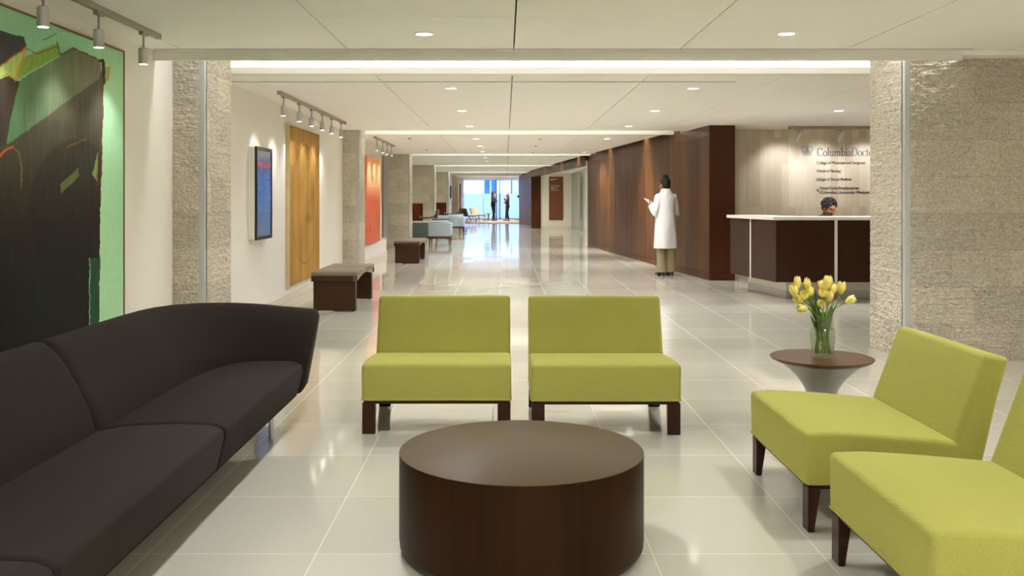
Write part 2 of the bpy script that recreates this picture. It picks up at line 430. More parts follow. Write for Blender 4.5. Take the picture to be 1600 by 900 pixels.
# ------------------------------------------------------------------ shell
struct('floor', MB().box((-6, -4, -.1), (8, 47, 0)), M['floor'])
struct('floor_carpet', MB().box((-6, 47, -.1), (8, 57.4, .004)), M['carpet'])
struct('wall_left', MB().box((WX-.16, -4, 0), (WX, 21.5, 2.8)), M['wall'])
for k, (a, b) in enumerate(((-4, 7.66), (8.44, 15.67), (16.45, 21.5))):
    struct('baseboard_left' + ('' if k == 0 else '.%03d' % k), MB().box((WX, a, 0), (WX+.014, b, .095), .004, 2), M['baseboard'])
struct('wall_alcove', MB().box((-5.7, 21.3, 0), (-5.5, 57.4, 2.8)).box((-5.6, 21.34, 0), (WX-.16, 21.5, 2.8)), M['wall'])
struct('wall_far_left', MB().box((WX-.14, 43.2, 0), (WX, 47.6, 2.8)), M['wall'])
struct('wall_behind', MB().box((-3, -4.2, 0), (8, -4, 2.8)), M['wall'])
struct('wall_front_right', MB().box((5.2, -4, 0), (5.4, 7.44, 2.8)), M['wall'])
struct('wall_reception_front', MB().box((5.2, 7.3, 0), (7.7, 7.5, 2.8)), M['wall'])
struct('wall_reception_side', MB().box((7.5, 7.5, 0), (7.7, 15.75, 2.8)), M['wall'])
struct('wall_reception', MB().box((3.56, 15.6, 0), (7.5, 15.75, 2.8)), M['stone_planks'])

def xl(p, q, y): return p[0]+(q[0]-p[0])*(y-p[1])/(q[1]-p[1])
WA, WB, WC, WD = (3.20, 14.7), (2.23, 25.4), (1.10, 40.06), (.676, 47.0)
def wood_x(y):
    return xl(WA, WB, y) if y < WB[1] else (xl(WB, WC, y) if y < WC[1] else xl(WC, WD, y))

def clip(poly, a, b, c):          # keep a*x+b*y <= c
    out = []
    for i, p in enumerate(poly):
        q = poly[(i+1) % len(poly)]
        dp, dq = a*p[0]+b*p[1]-c, a*q[0]+b*q[1]-c
        if dp <= 0: out.append(p)
        if dp*dq < 0:
            t = dp/(dp-dq); out.append((p[0]+(q[0]-p[0])*t, p[1]+(q[1]-p[1])*t))
    return out
def ceiling_bay(name, x0, x1, y0, y1, ys, cl=None, extra=None):
    """suspended panels, 10 mm joints, dark void above"""
    mb = MB(); g = .005
    xs = [x0]+[x for x in [-1.217+1.28*k for k in range(-4, 7)] if x0+.2 < x < x1-.2]+[x1]
    yy = [y0]+[y for y in ys if y0+.2 < y < y1-.2]+[y1]
    for a, b in zip(xs, xs[1:]):
        for c, d in zip(yy, yy[1:]):
            gx0 = g if a != x0 else 0; gx1 = g if b != x1 else 0
            gy0 = .002 if c != y0 else 0; gy1 = .002 if d != y1 else 0
            p = [(a+gx0, c+gy0), (b-gx1, c+gy0), (b-gx1, d-gy1), (a+gx0, d-gy1)]
            if cl: p = clip(p, *cl)
            if len(p) > 2: mb.prism(p, CEIL, CEIL+.03, 'Z')
    if extra: mb.prism(extra, CEIL, CEIL+.03, 'Z')
    v = [(x0, y0), (x1, y0), (x1, y1), (x0, y1)]
    if cl and not extra: v = clip(v, *cl)
    mb.prism(v, CEIL+.05, CEIL+.06, 'Z', mi=1)
    struct(name, mb, [M['ceiling'], M['void']])
def cl_line(p, q, off):           # x <= line(p,q)(y) - off
    k = (q[0]-p[0])/(q[1]-p[1]); return (1, -k, p[0]-k*p[1]-off)
SL = [(-.45, .48), (7.30, 8.74), (15.95, 16.9), (24.2, 25.1), (32.4, 33.3), (40.6, 41.5), (48.5, 49.4)]
ceiling_bay('ceiling', WX, 5.2, .48, 7.27, [1.97, 3.28, 4.62, 5.93])
ceiling_bay('ceiling.007', WX, 5.2, -4, -.45, [-3.1, -1.8])
struct('ceiling_right.001', MB().box((3.84, -.45, CEIL), (5.2, .48, CEIL+.03)), M['ceiling'])
struct('ceiling_right', MB().box((3.56, 7.27, CEIL-.035), (5.2, 8.74, CEIL+.03)), M['ceiling'])
struct('trim_fascia', MB().box((WX, 7.27, 2.365), (3.56, 7.30, 2.80)).box((3.53, 7.30, 2.365), (3.56, 8.74, 2.80)), M['white'])
area((.5, 7.38, 2.76), (.5, 7.38, 0), 15, 5.9, .10, (.98, .98, 1.))
dg0, dg1 = (3.70, 9.49), (3.29, 15.84)
k_ = (dg1[0]-dg0[0])/(dg1[1]-dg0[1]); xa = dg0[0]+k_*(8.74-dg0[1]); xb = dg0[0]+k_*(15.95-dg0[1])
ceiling_bay('ceiling.001', WX, 3.9, 8.74, 15.95, [10.2, 11.5, 12.8, 14.1, 15.3], cl_line(dg0, dg1, .008),
            [(xa+.008, 8.74), (7.5, 8.74), (7.5, 15.7), (xb+.008, 15.7)])
struct('ceiling_void', MB().box((3.2, 8.80, CEIL+.05), (7.6, 15.8, CEIL+.06)), M['void'])
ys_ = [18.2, 19.5, 20.8, 22.1, 23.4]
ceiling_bay('ceiling.002', -5.6, 3.2, 16.9, 24.2, ys_, cl_line(WA, WB, .17))
ceiling_bay('ceiling.003', -5.6, 2.5, 25.1, 32.4, [26.6, 28, 29.3, 30.6], cl_line(WB, WC, .17))
ceiling_bay('ceiling.004', -5.6, 2.2, 33.3, 40.6, [34.6, 36, 37.3, 38.6], cl_line(WB, WC, .17))
ceiling_bay('ceiling.005', -5.6, 1.2, 41.5, 48.5, [43, 44.3, 45.6], cl_line(WC, WD, .0))
ceiling_bay('ceiling.006', -5.6, 4.5, 49.4, 57.4, [51, 52.4, 54, 55.4])
struct('ceiling_alcove', MB().prism([(WB[0]+.09, 25.41), (6.2, 25.41), (6.2, 41.6), (1.1, 41.6), (WC[0]+.09, 40.06)], 2.36, 2.40, 'Z'), M['ceiling'])
# light coves between the bays: white recess, a lip along the far edge, lamps hidden behind the lip
for i, (a, b) in enumerate(SL):
    x0 = WX if i < 3 else -5.6
    x1 = 3.84 if i < 1 else 3.53 if i == 1 else (wood_x(a)+.02 if i < 6 else 3.)
    s = '' if i == 0 else '.%03d' % i
    mb = MB().box((x0, a-.03, 2.78), (x1, b+.03, 2.82))
    mb.box((x0, a-.03, CEIL+.004), (x1, a, 2.78)).box((x0, b, CEIL+.03), (x1, b+.03, 2.78))
    if i < 1: mb.box((x1, a, CEIL), (x1+.03, b, 2.78))
    struct('trim_cove'+s, mb, M['white'])
    lp = MB().box((x0, b-.16, CEIL-.004), (x1-.01, b-.145, CEIL+.055)).box((x0, b-.145, CEIL-.004), (x1-.01, b, CEIL+.012))
    lip_ = struct('trim_lip'+s, lp, M['white'])
    st = MB().box((x0+.05, b-.125, CEIL+.014), (x1-.1, b-.075, CEIL+.034)).obj('cove_light_strip', M['led'])
    if i == 0: st.parent = lip_
    if i: tag(st, ['',
             'white light strip in the ceiling cove over the two stone columns nearest the camera',
             'white light strip in the cove meeting the front end of the wood wall',
             'white light strip in the cove ending near the far end of the wood wall',
             'white light strip in the fourth ceiling cove along the corridor',
             'white light strip in the fifth ceiling cove along the corridor',
             'white light strip in the ceiling cove farthest down the corridor'][i], 'cove light', 'ceiling cove light strips')
    xl_ = x0 if i < 3 else -2.4
    area((xl_/2+x1/2, b-.56, 2.74), (xl_/2+x1/2, b-.56, 0), (26, 3, 5, 6, 6, 6, 6)[i], (x1-xl_)*.96, .35, (.98, .98, 1.))

# ------------------------------------------------------------------ stone columns
def stone_skin(mb, o, u, n, wdt, hgt, du, dz, seed):
    o, u, n = Vector(o), Vector(u), Vector(n)
    nu, nz = max(2, int(wdt/du)), int(hgt/dz)
    rnd = {}
    rr = random.Random(seed)
    V = []
    for j in range(nz+1):
        z = hgt*j/nz; row = int(z/.0195); fr = z/.0195-row
        if row not in rnd: rnd[row] = (rr.uniform(0, .4), [rr.uniform(-.003, .003) for _ in range(12)])
        R = []
        prof = -.0015*abs(2*fr-1)**5
        for i in range(nu+1):
            s = wdt*i/nu
            blk = int((s+rnd[row][0])/.33)
            tile = noise.cell(Vector((int((s+.17*(int(z/.4) % 3))/.45), int(z/.4), seed)))*.004
            d = prof+rnd[row][1][blk % 12]+tile
            d += .010*noise.noise(Vector((s*14+seed, z*24, seed)))+.008*noise.noise(Vector((s*38, z*50+seed, 3)))
            edge = min(s, wdt-s); d *= min(1, .25+edge/.03)
            R.append(mb.bm.verts.new(o+u*s+Vector((0, 0, z))+n*(d+.004)))
        V.append(R)
    fs = []
    for j in range(nz):
        for i in range(nu): fs.append(mb.bm.faces.new((V[j][i], V[j][i+1], V[j+1][i+1], V[j+1][i])))
    for f in fs: f.smooth = False
def column(x0, x1, y0, y1, label, side, du, dz, fine=True):
    r = thing('stone_column', label, 'column', ((x0+x1)/2, y0, 0))
    ox, oy = (x0+x1)/2, y0
    xa, xb, dy = x0-ox, x1-ox, y1-y0
    mb = MB().box((xa+.012, .012, 0), (xb-.012, dy-.012, 2.77))
    ins = .045
    if fine:
        if side > 0:
            stone_skin(mb, (xa, 0, 0), (1, 0, 0), (0, -1, 0), x1-x0-ins, 2.77, du, dz, int(y0*10))
            stone_skin(mb, (xb, ins, 0), (0, 1, 0), (1, 0, 0), dy-ins, 2.77, du, dz, int(y0*10)+1)
        else:
            stone_skin(mb, (xa+ins, 0, 0), (1, 0, 0), (0, -1, 0), min(x1-x0-ins, 1.5), 2.77, du, dz, int(y0*10))
            stone_skin(mb, (xa, dy, 0), (0, -1, 0), (-1, 0, 0), dy-ins, 2.77, du, dz, int(y0*10)+1)
    else:
        mb.box((xa, 0, 0), (xb, dy, 2.77))
    mb.obj('stone_cladding', M['stone'], r)
    cx = (xb-ins-.008, xb-.002) if side > 0 else (xa+.002, xa+ins+.008)
    MB().box((cx[0], -.002, 0), (cx[1], ins+.008, 2.77), .004, 2).obj('corner_trim', M['trim_alu'], r)
    return r
column(WX, -2.476, 7.69, 8.41, 'rough split-face stone column on the left wall beside the green painting', 1, .009, .0045)
column(WX, -2.478, 15.7, 16.42, 'rough stone column on the left wall between the gold and the red painting', 1, .018, .0065)
column(3.175, 5.2, 7.44, 8.13, 'wide rough stone column on the right in front of the reception desk', -1, .010, .0045)
column(-3.13, -2.50, 24.3, 25.0, 'stone column beyond the red painting, behind the second bench', 1, .03, .01)
column(-3.4, -2.47, 32.5, 33.2, 'stone column behind the desk with the nearer wooden armchair', 1, .05, .02, False)
column(-3.4, -2.48, 40.7, 41.4, 'stone column behind the desk with the farther wooden armchair', 1, .05, .02, False)
column(-3.4, -2.48, 48.9, 49.6, 'narrow looking stone column past the small dark picture', 1, .05, .02, False)
struct('wall_far_stone', MB().box((-3.4, 50.5, 0), (-2.58, 57.3, 2.44)), M['stone'])

# ------------------------------------------------------------------ wood walls on the right
def wood_wall(name, A, B, y_lo, y_hi, end_w, label, top_cut):
    L = math.hypot(B[0]-A[0], B[1]-A[1]); th = math.asin((A[0]-B[0])/L)
    mb = MB()
    base = mb.box((.02, 0, 0), (.3, L, 2.78))
    o = struct(name, base, M['wood_end'])
    o.location = (A[0], A[1], 0); o.rotation_euler = (0, 0, th); o['label'] = label
    pn = MB(); n = round(L/.585); st = L/n
    for k in range(n):
        pn.box((0, k*st+.003, .104), (.02, (k+1)*st-.003, 2.258))
        pn.box((0, k*st+.0015, 2.262), (.02, (k+1)*st-.0015, 2.44 if k*st < top_cut-.3 else 2.76))
    pn.obj('veneer_panel', M['wood_wall'], o)
    MB().box((.001, 0, 0), (.02, L, .10)).obj('kick_board', M['wood_wall'], o)
    en = MB().box((-.0, -.02, .104), (end_w, 0, 2.44)).box((0, -.02, 0), (end_w, 0, .10)).box((.3, 0, 0), (end_w, .5, 2.44))
    o2 = en.obj('end_panel', M['wood_end'], o); o2.rotation_euler = (0, 0, -th)
    return o
wood_wall('wall_right', WA, WB, 0, 0, .405, 'long dark wood panelled wall behind the woman in the white coat', 2.0)
wood_wall('wall_right_far', WC, WD, 0, 0, .41, 'short wood wall at the far end of the corridor', 0)
L_ = math.hypot(WC[0]-WB[0], WC[1]-WB[1])
hd = struct('trim_header', MB().box((0, 0, 2.2), (.1, L_, 2.78)), M['wood_wall'])
hd.location = (WB[0], WB[1], 0); hd.rotation_euler = (0, 0, math.asin((WB[0]-WC[0])/L_))
for y0, y1 in ((17.0, 20.6), (20.6, 24.1), (25.2, 28.8), (28.8, 32.3), (33.4, 37), (37, 40.5)):
    ym = (y0+y1)/2; x = wood_x(ym)
    a_ = area((x-.15, ym, 2.66), (x+.02, ym, 2.46), 20, .05, y1-y0-.1, (1, .9, .74), 110)
# far alcove with glass doors
struct('wall_sign', MB().box((1.45, 40.1, 0), (2.9, 40.25, 2.4)), M['wall'])
struct('baseboard_sign', MB().box((1.5, 40.085, 0), (2.84, 40.1, .1)), M['baseboard'])
struct('wall_alcove_right', MB().box((6.0, 25.2, 0), (6.2, 40.3, 2.4)).box((2.2, 25.42, 0), (6.2, 25.6, 2.4)).box((2.9, 40.1, 0), (6.1, 40.25, 2.4)), M['wall'])
dr = MB()
for a, b in ((25.7, 29), (29.02, 32.2), (36.2, 40.05)): dr.box((2.84, a, .02), (2.852, b, 2.3))
struct('window_2', dr, M['pane'])
wd = bpy.context.scene.objects['window_2']
fr = MB()
for y in (40.03, 36.18): fr.box((2.835, y-.02, 0), (2.86, y+.02, 2.34))
fr.box((2.83, 25.7, 2.3), (2.865, 40.05, 2.36)); fr.obj('frame', M['steel'], wd)
dd = struct('door_1', MB().box((2.84, 34.2, .02), (2.852, 35.2, 2.29)).box((2.84, 35.25, .02), (2.852, 36.1, 2.29)), M['pane'], label='frameless glass door beside the brown wall sign')
hb = MB()
for y in (35.15, 35.33):
    hb.cyl((2.78, y, .1), (2.78, y, 2.1), .022)
    for z in (.25, 1.1, 1.95): hb.cyl((2.78, y, z), (2.845, y, z), .014)
hb.obj('pull_handle', M['steel'], dd)

# ------------------------------------------------------------------ end wall of frosted glass, daylight and a pale building outside
YG = 57.3
w1 = struct('window_1', MB().box((-2.6, YG, 1.58), (4.4, YG+.012, 2.42)), M['pane'])
MB().box((-2.6, YG, .06), (4.4, YG+.012, 1.58)).obj('frosted_pane', M['frost'], w1)
fm = MB()
for x in (-2.58, -1.36, .98, 2.4, 4.38): fm.box((x-.006, YG-.01, .0), (x+.006, YG+.02, 2.44))
fm.box((-2.6, YG-.02, 0), (4.4, YG+.03, .06)).box((-2.6, YG-.02, 2.40), (4.4, YG+.03, 2.46))
fm.obj('frame', M['steel'], w1)
dp = MB().box((-.60, YG-.04, .0), (-.55, YG+.05, 2.44)).box((-.38, YG-.04, 0), (-.335, YG+.05, 2.44))
dp.obj('door_post', M['darkmetal'], w1)
struct('wall_far_right', MB().box((4.4, 46.5, 0), (4.6, 57.4, 2.6)).box((1.0, 47.2, 0), (4.6, 47.35, 2.6)), M['wall'])
struct('wall_far_left_return', MB().box((-5.6, 57.3, 0), (-2.6, 57.45, 2.6)), M['wall'])
fa = struct('wall_outside', MB().box((-30, 72, -1), (30, 72.4, 16)), M['facade'])
wn = MB()
for x0, x1 in ((-1.62, -1.2), (-1.1, -.72), (1.0, 1.9), (.42, .52), (-5, -3.6), (3.2, 4.4)):
    wn.box((x0, 71.94, 1.05), (x1, 72.02, 3.1))
wn.obj('window_glass', M['facade_blue'], fa)
struct('ground_outside', MB().box((-30, 57.4, -.2), (30, 73, -.05)), M['facade'])
sl = bpy.data.lights.new('sun', 'SUN'); sl.energy = 3.4; sl.color = (.78, .88, 1.); sl.angle = .2
so = bpy.data.objects.new('daylight', sl); COL.objects.link(so); so.rotation_euler = (math.radians(52), 0, math.radians(12))
struct('roof', MB().box((-6.2, -4.3, 2.84), (8.4, 57.6, 2.96)), M['void'])

# ------------------------------------------------------------------ ceiling fittings
def downlight(x, y, label):
    t = thing('recessed_downlight', label, 'ceiling light', (x, y, CEIL), 0, 'recessed round downlights')
    if downlight.proto is None:
        downlight.proto = (MB().lathe([(.056, .0), (.058, -.005), (.072, -.006), (.076, -.002), (.076, .0)], n=32).mesh('trim_ring', M['white'], True, 40),
                           MB().lathe([(.0005, -.001), (.04, -.0015), (.0565, -.002), (.0565, .0)], n=32).mesh('lens', M['lens'], True, 40))
    link('trim_ring', downlight.proto[0], t); link('lens', downlight.proto[1], t)
downlight.proto = None
rowL = [-3.4, -1.0, 1.5, 4.0, 6.53, 9.76, 12.26, 14.86, 18.05, 20.5, 23.0, 26.4, 28.9, 31.4, 34.3, 37.0, 39.6, 43.0, 45.6, 51, 53.5, 55.5]
rowR = [-3.4, -1.0, 1.5, 4.0, 6.52, 9.76, 12.26, 14.86, 18.05, 23.2]
vis = 0
for k, y in enumerate(rowL):
    x = -.57
    if y > 5:
        downlight(x, y, 'round recessed downlight in the left ceiling row, %s' % (ORD[vis]+' from the camera' if vis else 'closest to the camera')); vis += 1
    spot((x, y, CEIL-.02), (x, y, 0), 58 if y < 9 else (82 if y < 16 else 135), 138, 1., .056)
vis = 0
for k, y in enumerate(rowR):
    x = 1.96
    if y > 5:
        downlight(x, y, 'round recessed downlight in the right ceiling row, %s' % (ORD[vis]+' from the camera' if vis else 'closest to the camera')); vis += 1
    spot((x, y, CEIL-.02), (x, y, 0), (42 if y < 5.5 else 58) if y < 9 else (82 if y < 16 else 135), 138, 1., .056)
for x, y, lb in ((4.37, 12.26, 'round recessed downlight in the plain ceiling over the reception desk'),):
    downlight(x, y, lb); spot((x, y, CEIL-.02), (x, y, 0), 85, 134, .7, .05)
spot((6.2, 12.3, CEIL-.02), (6.2, 12.3, 0), 95, 134, .7, .05)
for y in (28, 33, 38): spot((4.2, y, 2.3), (4.2, y, 0), 45, 140, .7, .05)
for y in (28, 36, 44): spot((-4.2, y, 2.3), (-4.2, y, 0), 45, 140, .7, .05)
for y in (-2.5, 1.0, 4.5): spot((4.5, y, 2.4), (4.5, y, 0), 40, 140, .7, .05)
# linear air diffusers
def diffuser(x0, x1, y, label):
    mb = MB()
    for k in range(3): mb.box((x0, y-.03+k*.024, CEIL-.006), (x1, y-.018+k*.024, CEIL+.0))
    o = thing('air_diffuser', label, 'air vent', ((x0+x1)/2, y, CEIL))
    sl_ = mb.obj('blade', M['ceiling'], o); sl_.location = (-(x0+x1)/2, -y, -CEIL)
    bk = MB().box((x0, y-.034, CEIL-.002), (x1, y+.034, CEIL-.0005)).obj('slot', M['black'], o); bk.location = (-(x0+x1)/2, -y, -CEIL)
diffuser(-2.70, 3.6, 7.22, 'long thin slot diffuser across the ceiling closest to the camera')
diffuser(-2.70, 2.26, 9.22, 'thin slot diffuser across the ceiling just past the first light cove')
def track(x, y0, y1, heads, label, hl, gp, z=CEIL, wall=True):
    t = thing('lighting_track', label, 'track light rail', (x, (y0+y1)/2, z))
    MB().box((-.02, (y0-y1)/2, -.036), (.02, (y1-y0)/2, 0), .003, 2).obj('rail', M['track'], t)
    MB().box((-.024, (y0-y1)/2-.01, -.04), (.024, (y0-y1)/2+.02, 0), .002, 2).obj('end_cap', M['track'], t)
    for k, y in enumerate(heads):
        h = thing('track_spotlight', hl % (ORD[k]+' from the camera' if k else 'closest to the camera'), 'spotlight', (x, y, z-.036), 0, gp)
        if track.proto is None:
            b = MB().lathe([(.026, -.105), (.031, -.105), (.031, -.215), (.026, -.215), (.026, -.208), (.002, -.206)][::-1], n=24)
            b = MB().lathe([(.001, -.107), (.025, -.105), (.031, -.112), (.031, -.214), (.027, -.214), (.027, -.2)], n=24, cap=False)
            track.proto = (MB().box((-.016, -.045, -.022), (.016, .045, 0), .004, 2).mesh('adapter', M['track']),
                           MB().cyl((0, 0, -.02), (0, 0, -.108), .007).mesh('stem', M['track'], True, 40),
                           b.mesh('lamp_body', M['alu'], True, 40),
                           MB().lathe([(.0005, -.204), (.0268, -.204), (.0268, -.2)], n=20).mesh('lens', M['spot_lens']))
        for nm, me in zip(('adapter', 'stem', 'lamp_body'), track.proto): lb_ = link(nm, me, h)
        link('lens', track.proto[3], lb_)
track.proto = None
track(-2.43, 2.6, 6.55, [4.91, 5.58, 6.27], 'grey light track along the ceiling over the big green painting', 'small cylindrical track spotlight over the green painting, %s', 'spotlights over the green painting')
track(-2.42, 10.0, 14.1, [10.18, 10.96, 11.66, 12.33, 13.0, 13.75], 'grey light track over the wall screen and the gold painting', 'small cylindrical track spotlight over the gold painting, %s', 'spotlights over the gold painting')
track(-2.42, 17.3, 20.3, [17.6, 18.4, 19.1, 19.8], 'grey light track along the ceiling over the red painting', 'small track spotlight over the red painting, %s', 'spotlights over the red painting')
for y in (4.91, 5.58, 6.27): spot((-2.43, y, 2.19), (WX, y+.05, 1.2), 7, 85, .9, .025)
for y in (10.18, 10.96, 11.66, 12.33, 13.0, 13.75): spot((-2.42, y, 2.19), (WX, y+.05, 1.0), 9, 95, 1., .025)
for y in (17.6, 18.4, 19.1, 19.8): spot((-2.42, y, 2.19), (WX, y+.05, 1.1), 10, 90, 1., .025)
# reception track, across the room in front of the stone wall
t = thing('lighting_track', 'grey ceiling track with two tilted spotlights over the reception wall lettering', 'track light rail', (5.6, 14.9, CEIL))
MB().box((-1.08, -.04, -.05), (1.4, .04, 0), .003, 2).obj('rail', M['track'], t)
for k, (x, lb) in enumerate(((4.68, 'tilted silver spotlight above the crown emblem on the reception wall'), (5.35, 'tilted silver spotlight above the right end of the reception lettering'))):
    h = thing('track_spotlight', lb, 'spotlight', (x, 14.9, CEIL-.05), 0, 'spotlights over the reception wall')
    MB().box((-.05, -.02, -.02), (.05, .02, 0), .003, 2).obj('adapter', M['track'], h)
    MB().cyl((0, 0, -.015), (0, 0, -.06), .008).obj('stem', M['track'], h, True)
    lb2 = MB().tube([(.03, -.02, -.05), (.0, .0, -.1), (-.03, .04, -.17)], [.024, .03, .032], 20).obj('lamp_body', M['alu'], h, True)
    MB().tube([(-.0305, .041, -.1715), (-.031, .0415, -.1725)], [.027, .027], 20).obj('lens', M['spot_lens'], lb2)
    spot((x-.03, 14.95, 2.2), (x-.1, 15.6, 1.7), 12, 85, .8, .03)
for x in (6.1, 6.9): spot((x, 14.95, 2.2), (x-.1, 15.6, 1.7), 12, 85, .8, .03)
# sprinklers / detectors in the third bay
for px, py, lb in ((844, 217, 'small grey ceiling detector right of the left downlight row, one closest to the camera'), (837, 228, 'small grey ceiling detector in the middle of its row of three'), (832.5, 238, 'small grey ceiling detector farthest along its row of three'),
                   (640, 216, 'small grey ceiling detector above the red painting track'), (666.7, 234, 'small grey ceiling detector just before the third light cove on the left')):
    p = at(px, py, F*(CEIL-H)/(VY-py))
    t = thing('ceiling_detector', lb, 'detector', (p.x, p.y, CEIL), 0, 'small ceiling detectors')
    MB().lathe([(.001, -.02), (.018, -.018), (.026, -.008), (.034, -.005), (.034, 0)], n=20).obj('housing', M['panel_grey'], t, True)
for (px, py, Y), lb in (((917, 248, 25.2), 'small dark dome camera at the top far end of the wood wall'), ((818.5, 271.5, 44.0), 'small dark dome camera above the far wood wall')):
    p = at(px, py, Y)
    t = thing('dome_camera', lb, 'security camera', (p.x-.03, p.y, p.z), 0)
    MB().cyl((0, 0, 0), (0, 0, CEIL-p.z), .05).obj('mount', M['black'], t, True)
    MB().ell((0, 0, 0), (.075, .075, .06)).obj('dome', M['black'], t, True)
# ------------------------------------------------------------------ lime slipper chairs
def slipper_chair():
    t = thing('slipper_chair', 'x', 'chair', (0, 0, 0), 0, 'lime green armless lounge chairs')
    W = .41; G = M['green']
    # local axes: x across, y from the front edge to the back
    s = MB()
    top = [(0, .385), (.12, .389), (.3, .378), (.45, .365), (.60, .352)]
    s.prism([(0.004, .184), (0, .385)] + top[1:] + [(.62, .184)], -W, W, 'X', .022, 4, bz=.19)
    se = s.obj('seat', G, t, True, 60)
    b = MB()
    b.prism([(.572, .184), (.572, .35), (.635, .52), (.700, .693), (.795, .672), (.745, .50), (.672, .184)], -W+.002, W-.002, 'X', .026, 4, bz=.19)
    b.obj('backrest', G, t, True, 60)
    pp = MB(); z = .190
    pp.tube([(-W+.012, .0035, z), (W-.012, .0035, z), (W-.001, .014, z), (W-.001, .66, z), (-W+.001, .66, z), (-W+.001, .014, z), (-W+.012, .0035, z)], .0045, 8)
    pp.obj('piping', G, se, True)
    MB().box((-W+.012, .016, .165), (W-.012, .655, .185), .003, 2).obj('base_rail', M['leg_wood'], t)
    for sx in (-1, 1):
        x0, x1 = (-W+.004, -W+.075) if sx < 0 else (W-.075, W-.004)
        MB().prism([(.012, 0), (.036, 0), (.062, .172), (.012, .172)], x0, x1, 'X', .003, 2).obj('leg', M['leg_wood'], t)
        MB().prism([(.700, 0), (.724, 0), (.655, .172), (.60, .172)], x0, x1, 'X', .003, 2).obj('leg', M['leg_wood'], t)
    return t
ch = slipper_chair()
ch.location = (-.379, 5.10, 0); ch['label'] = 'lime green slipper chair facing the camera behind the drum table, left of the pair'
dup(ch, (.548, 5.08, 0), 0, 'lime green slipper chair facing the camera behind the drum table, right of the pair')
dup(ch, (1.155, 4.01, 0), -PI/2, 'lime green slipper chair facing left in front of the small tulip table')
dup(ch, (1.155, 2.94, 0), -PI/2, 'lime green slipper chair cut off by the right edge, nearest the camera')

# ------------------------------------------------------------------ drum table
t = thing('drum_table', 'low round dark wood drum coffee table in the middle of the seating', 'coffee table', (.058, 3.456, 0))
MB().lathe([(.42, 0), (.43, .008), (.446, .03), (.449, .06), (.449, .362)], n=128).obj('drum', M['drum_wood'], t, True, 30)
MB().lathe([(.4475, .3618), (.4475, .3635), (.446, .364), (.001, .364)], n=128).obj('tabletop', M['drum_top_lit'], t, True, 30)

# ------------------------------------------------------------------ charcoal sofa
so_ = thing('sofa', 'long charcoal wool sofa with a wrapped end along the left wall', 'sofa', (-1.5, 3.0, 0))
OX, OY = -1.5, 3.0
seatp = [(-1.72, .19), (-1.72, .352), (-1.5, .388), (-1.3, .396), (-1.17, .392), (-1.118, .372), (-1.118, .335), (-1.15, .205), (-1.165, .19)]
for a, b in ((3.735, 5.17), (2.335, 3.725), (.935, 2.325)):
    m_ = MB().prism([(x-OX, z) for x, z in seatp], a-OY, b-OY, 'Y', .02, 3)
    m_.obj('seat_cushion', M['charcoal'], so_, True, 60)
prof = [(.0, .20), (-.01, .36), (.02, .46), (.07, .56), (.12, .645), (.165, .70), (.20, .722), (.235, .725), (.275, .712), (.30, .68), (.295, .6), (.26, .42), (.22, .27), (.19, .20)]
path = [Vector(p) for p in ((-1.62, .94), (-1.62, 1.6), (-1.62, 2.30), (-1.62, 2.6), (-1.62, 3.1), (-1.62, 3.6), (-1.62, 3.7), (-1.62, 3.72), (-1.62, 4.1), (-1.62, 4.45), (-1.615, 4.7), (-1.60, 4.84), (-1.57, 4.96), (-1.52, 5.06), (-1.45, 5.13), (-1.36, 5.175), (-1.26, 5.20), (-1.17, 5.215), (-1.115, 5.22))]
def back_section(i0, i1):
    sub = path[i0:i1+1]; rings = []
    # resample finely so the ends round over
    pts = []
    for a, b in zip(sub, sub[1:]):
        n = max(1, int((b-a).length/.05))
        for k in range(n): pts.append(a+(b-a)*k/n)
    pts.append(sub[-1])
    tot = sum((b-a).length for a, b in zip(pts, pts[1:])); s = 0
    res = [(pts[0], 0)]
    for a, b in zip(pts, pts[1:]): s += (b-a).length; res.append((b, s))
    ext = []
    for e in (0, .006, .016, .03): ext.append(e)
    def P(sv):
        for (a, sa), (b, sb) in zip(res, res[1:]):
            if sv <= sb+1e-9: return a+(b-a)*((sv-sa)/(sb-sa))
        return res[-1][0]
    ss = [.0, .005, .014, .028]+[v for _, v in res if .04 < v < tot-.04]+[tot-.028, tot-.014, tot-.005, tot]
    cx = .14; cz = .45
    for sv in ss:
        p = P(sv); d = (P(min(tot, sv+.03))-P(max(0, sv-.03))).normalized()
        nrm = Vector((-d.y, d.x))
        e = min(sv, tot-sv); k = 1-.035/.28*(1-min(1, e/.03))**2 if e < .03 else 1.
        far = max(0, min(1, (p.x+1.62)/.5)) if p.y > 4.5 else 0.
        zs = 1-.155*far
        ring = []
        for o, z in prof:
            oo = cx+(o-cx)*k; zz = cz+(z-cz)*k
            zz = .2+(zz-.2)*zs if zz > .2 else zz
            q = p+nrm*oo
            tip = max(0, (p.x+1.25)/.135) if p.y > 4.5 else 0
            q = q+d*(.055*tip*(zz-.3)/.35)
            ring.append((q.x-OX, q.y-OY, zz))
        rings.append(ring)
    MB().rings(rings, True).obj('back_cushion', M['charcoal'], so_, True, 60)
back_section(0, 2); back_section(2, 6); back_section(6, len(path)-1)
base = MB().prism([(x-OX, y-OY) for x, y in ((-1.19, .96), (-1.19, 5.14), (-1.5, 5.16), (-1.74, 4.95), (-1.76, .96))], .175, .195, 'Z')
base.obj('base_frame', M['black'], so_)
for x, y in ((-1.25, 4.98), (-1.68, 4.9), (-1.48, 3.0), (-1.68, 3.0), (-1.25, 1.1), (-1.68, 1.1)):
    MB().cyl((x-OX, y-OY, 0), (x-OX, y-OY, .18), .013, n=14).obj('leg', M['steel'], so_, True)

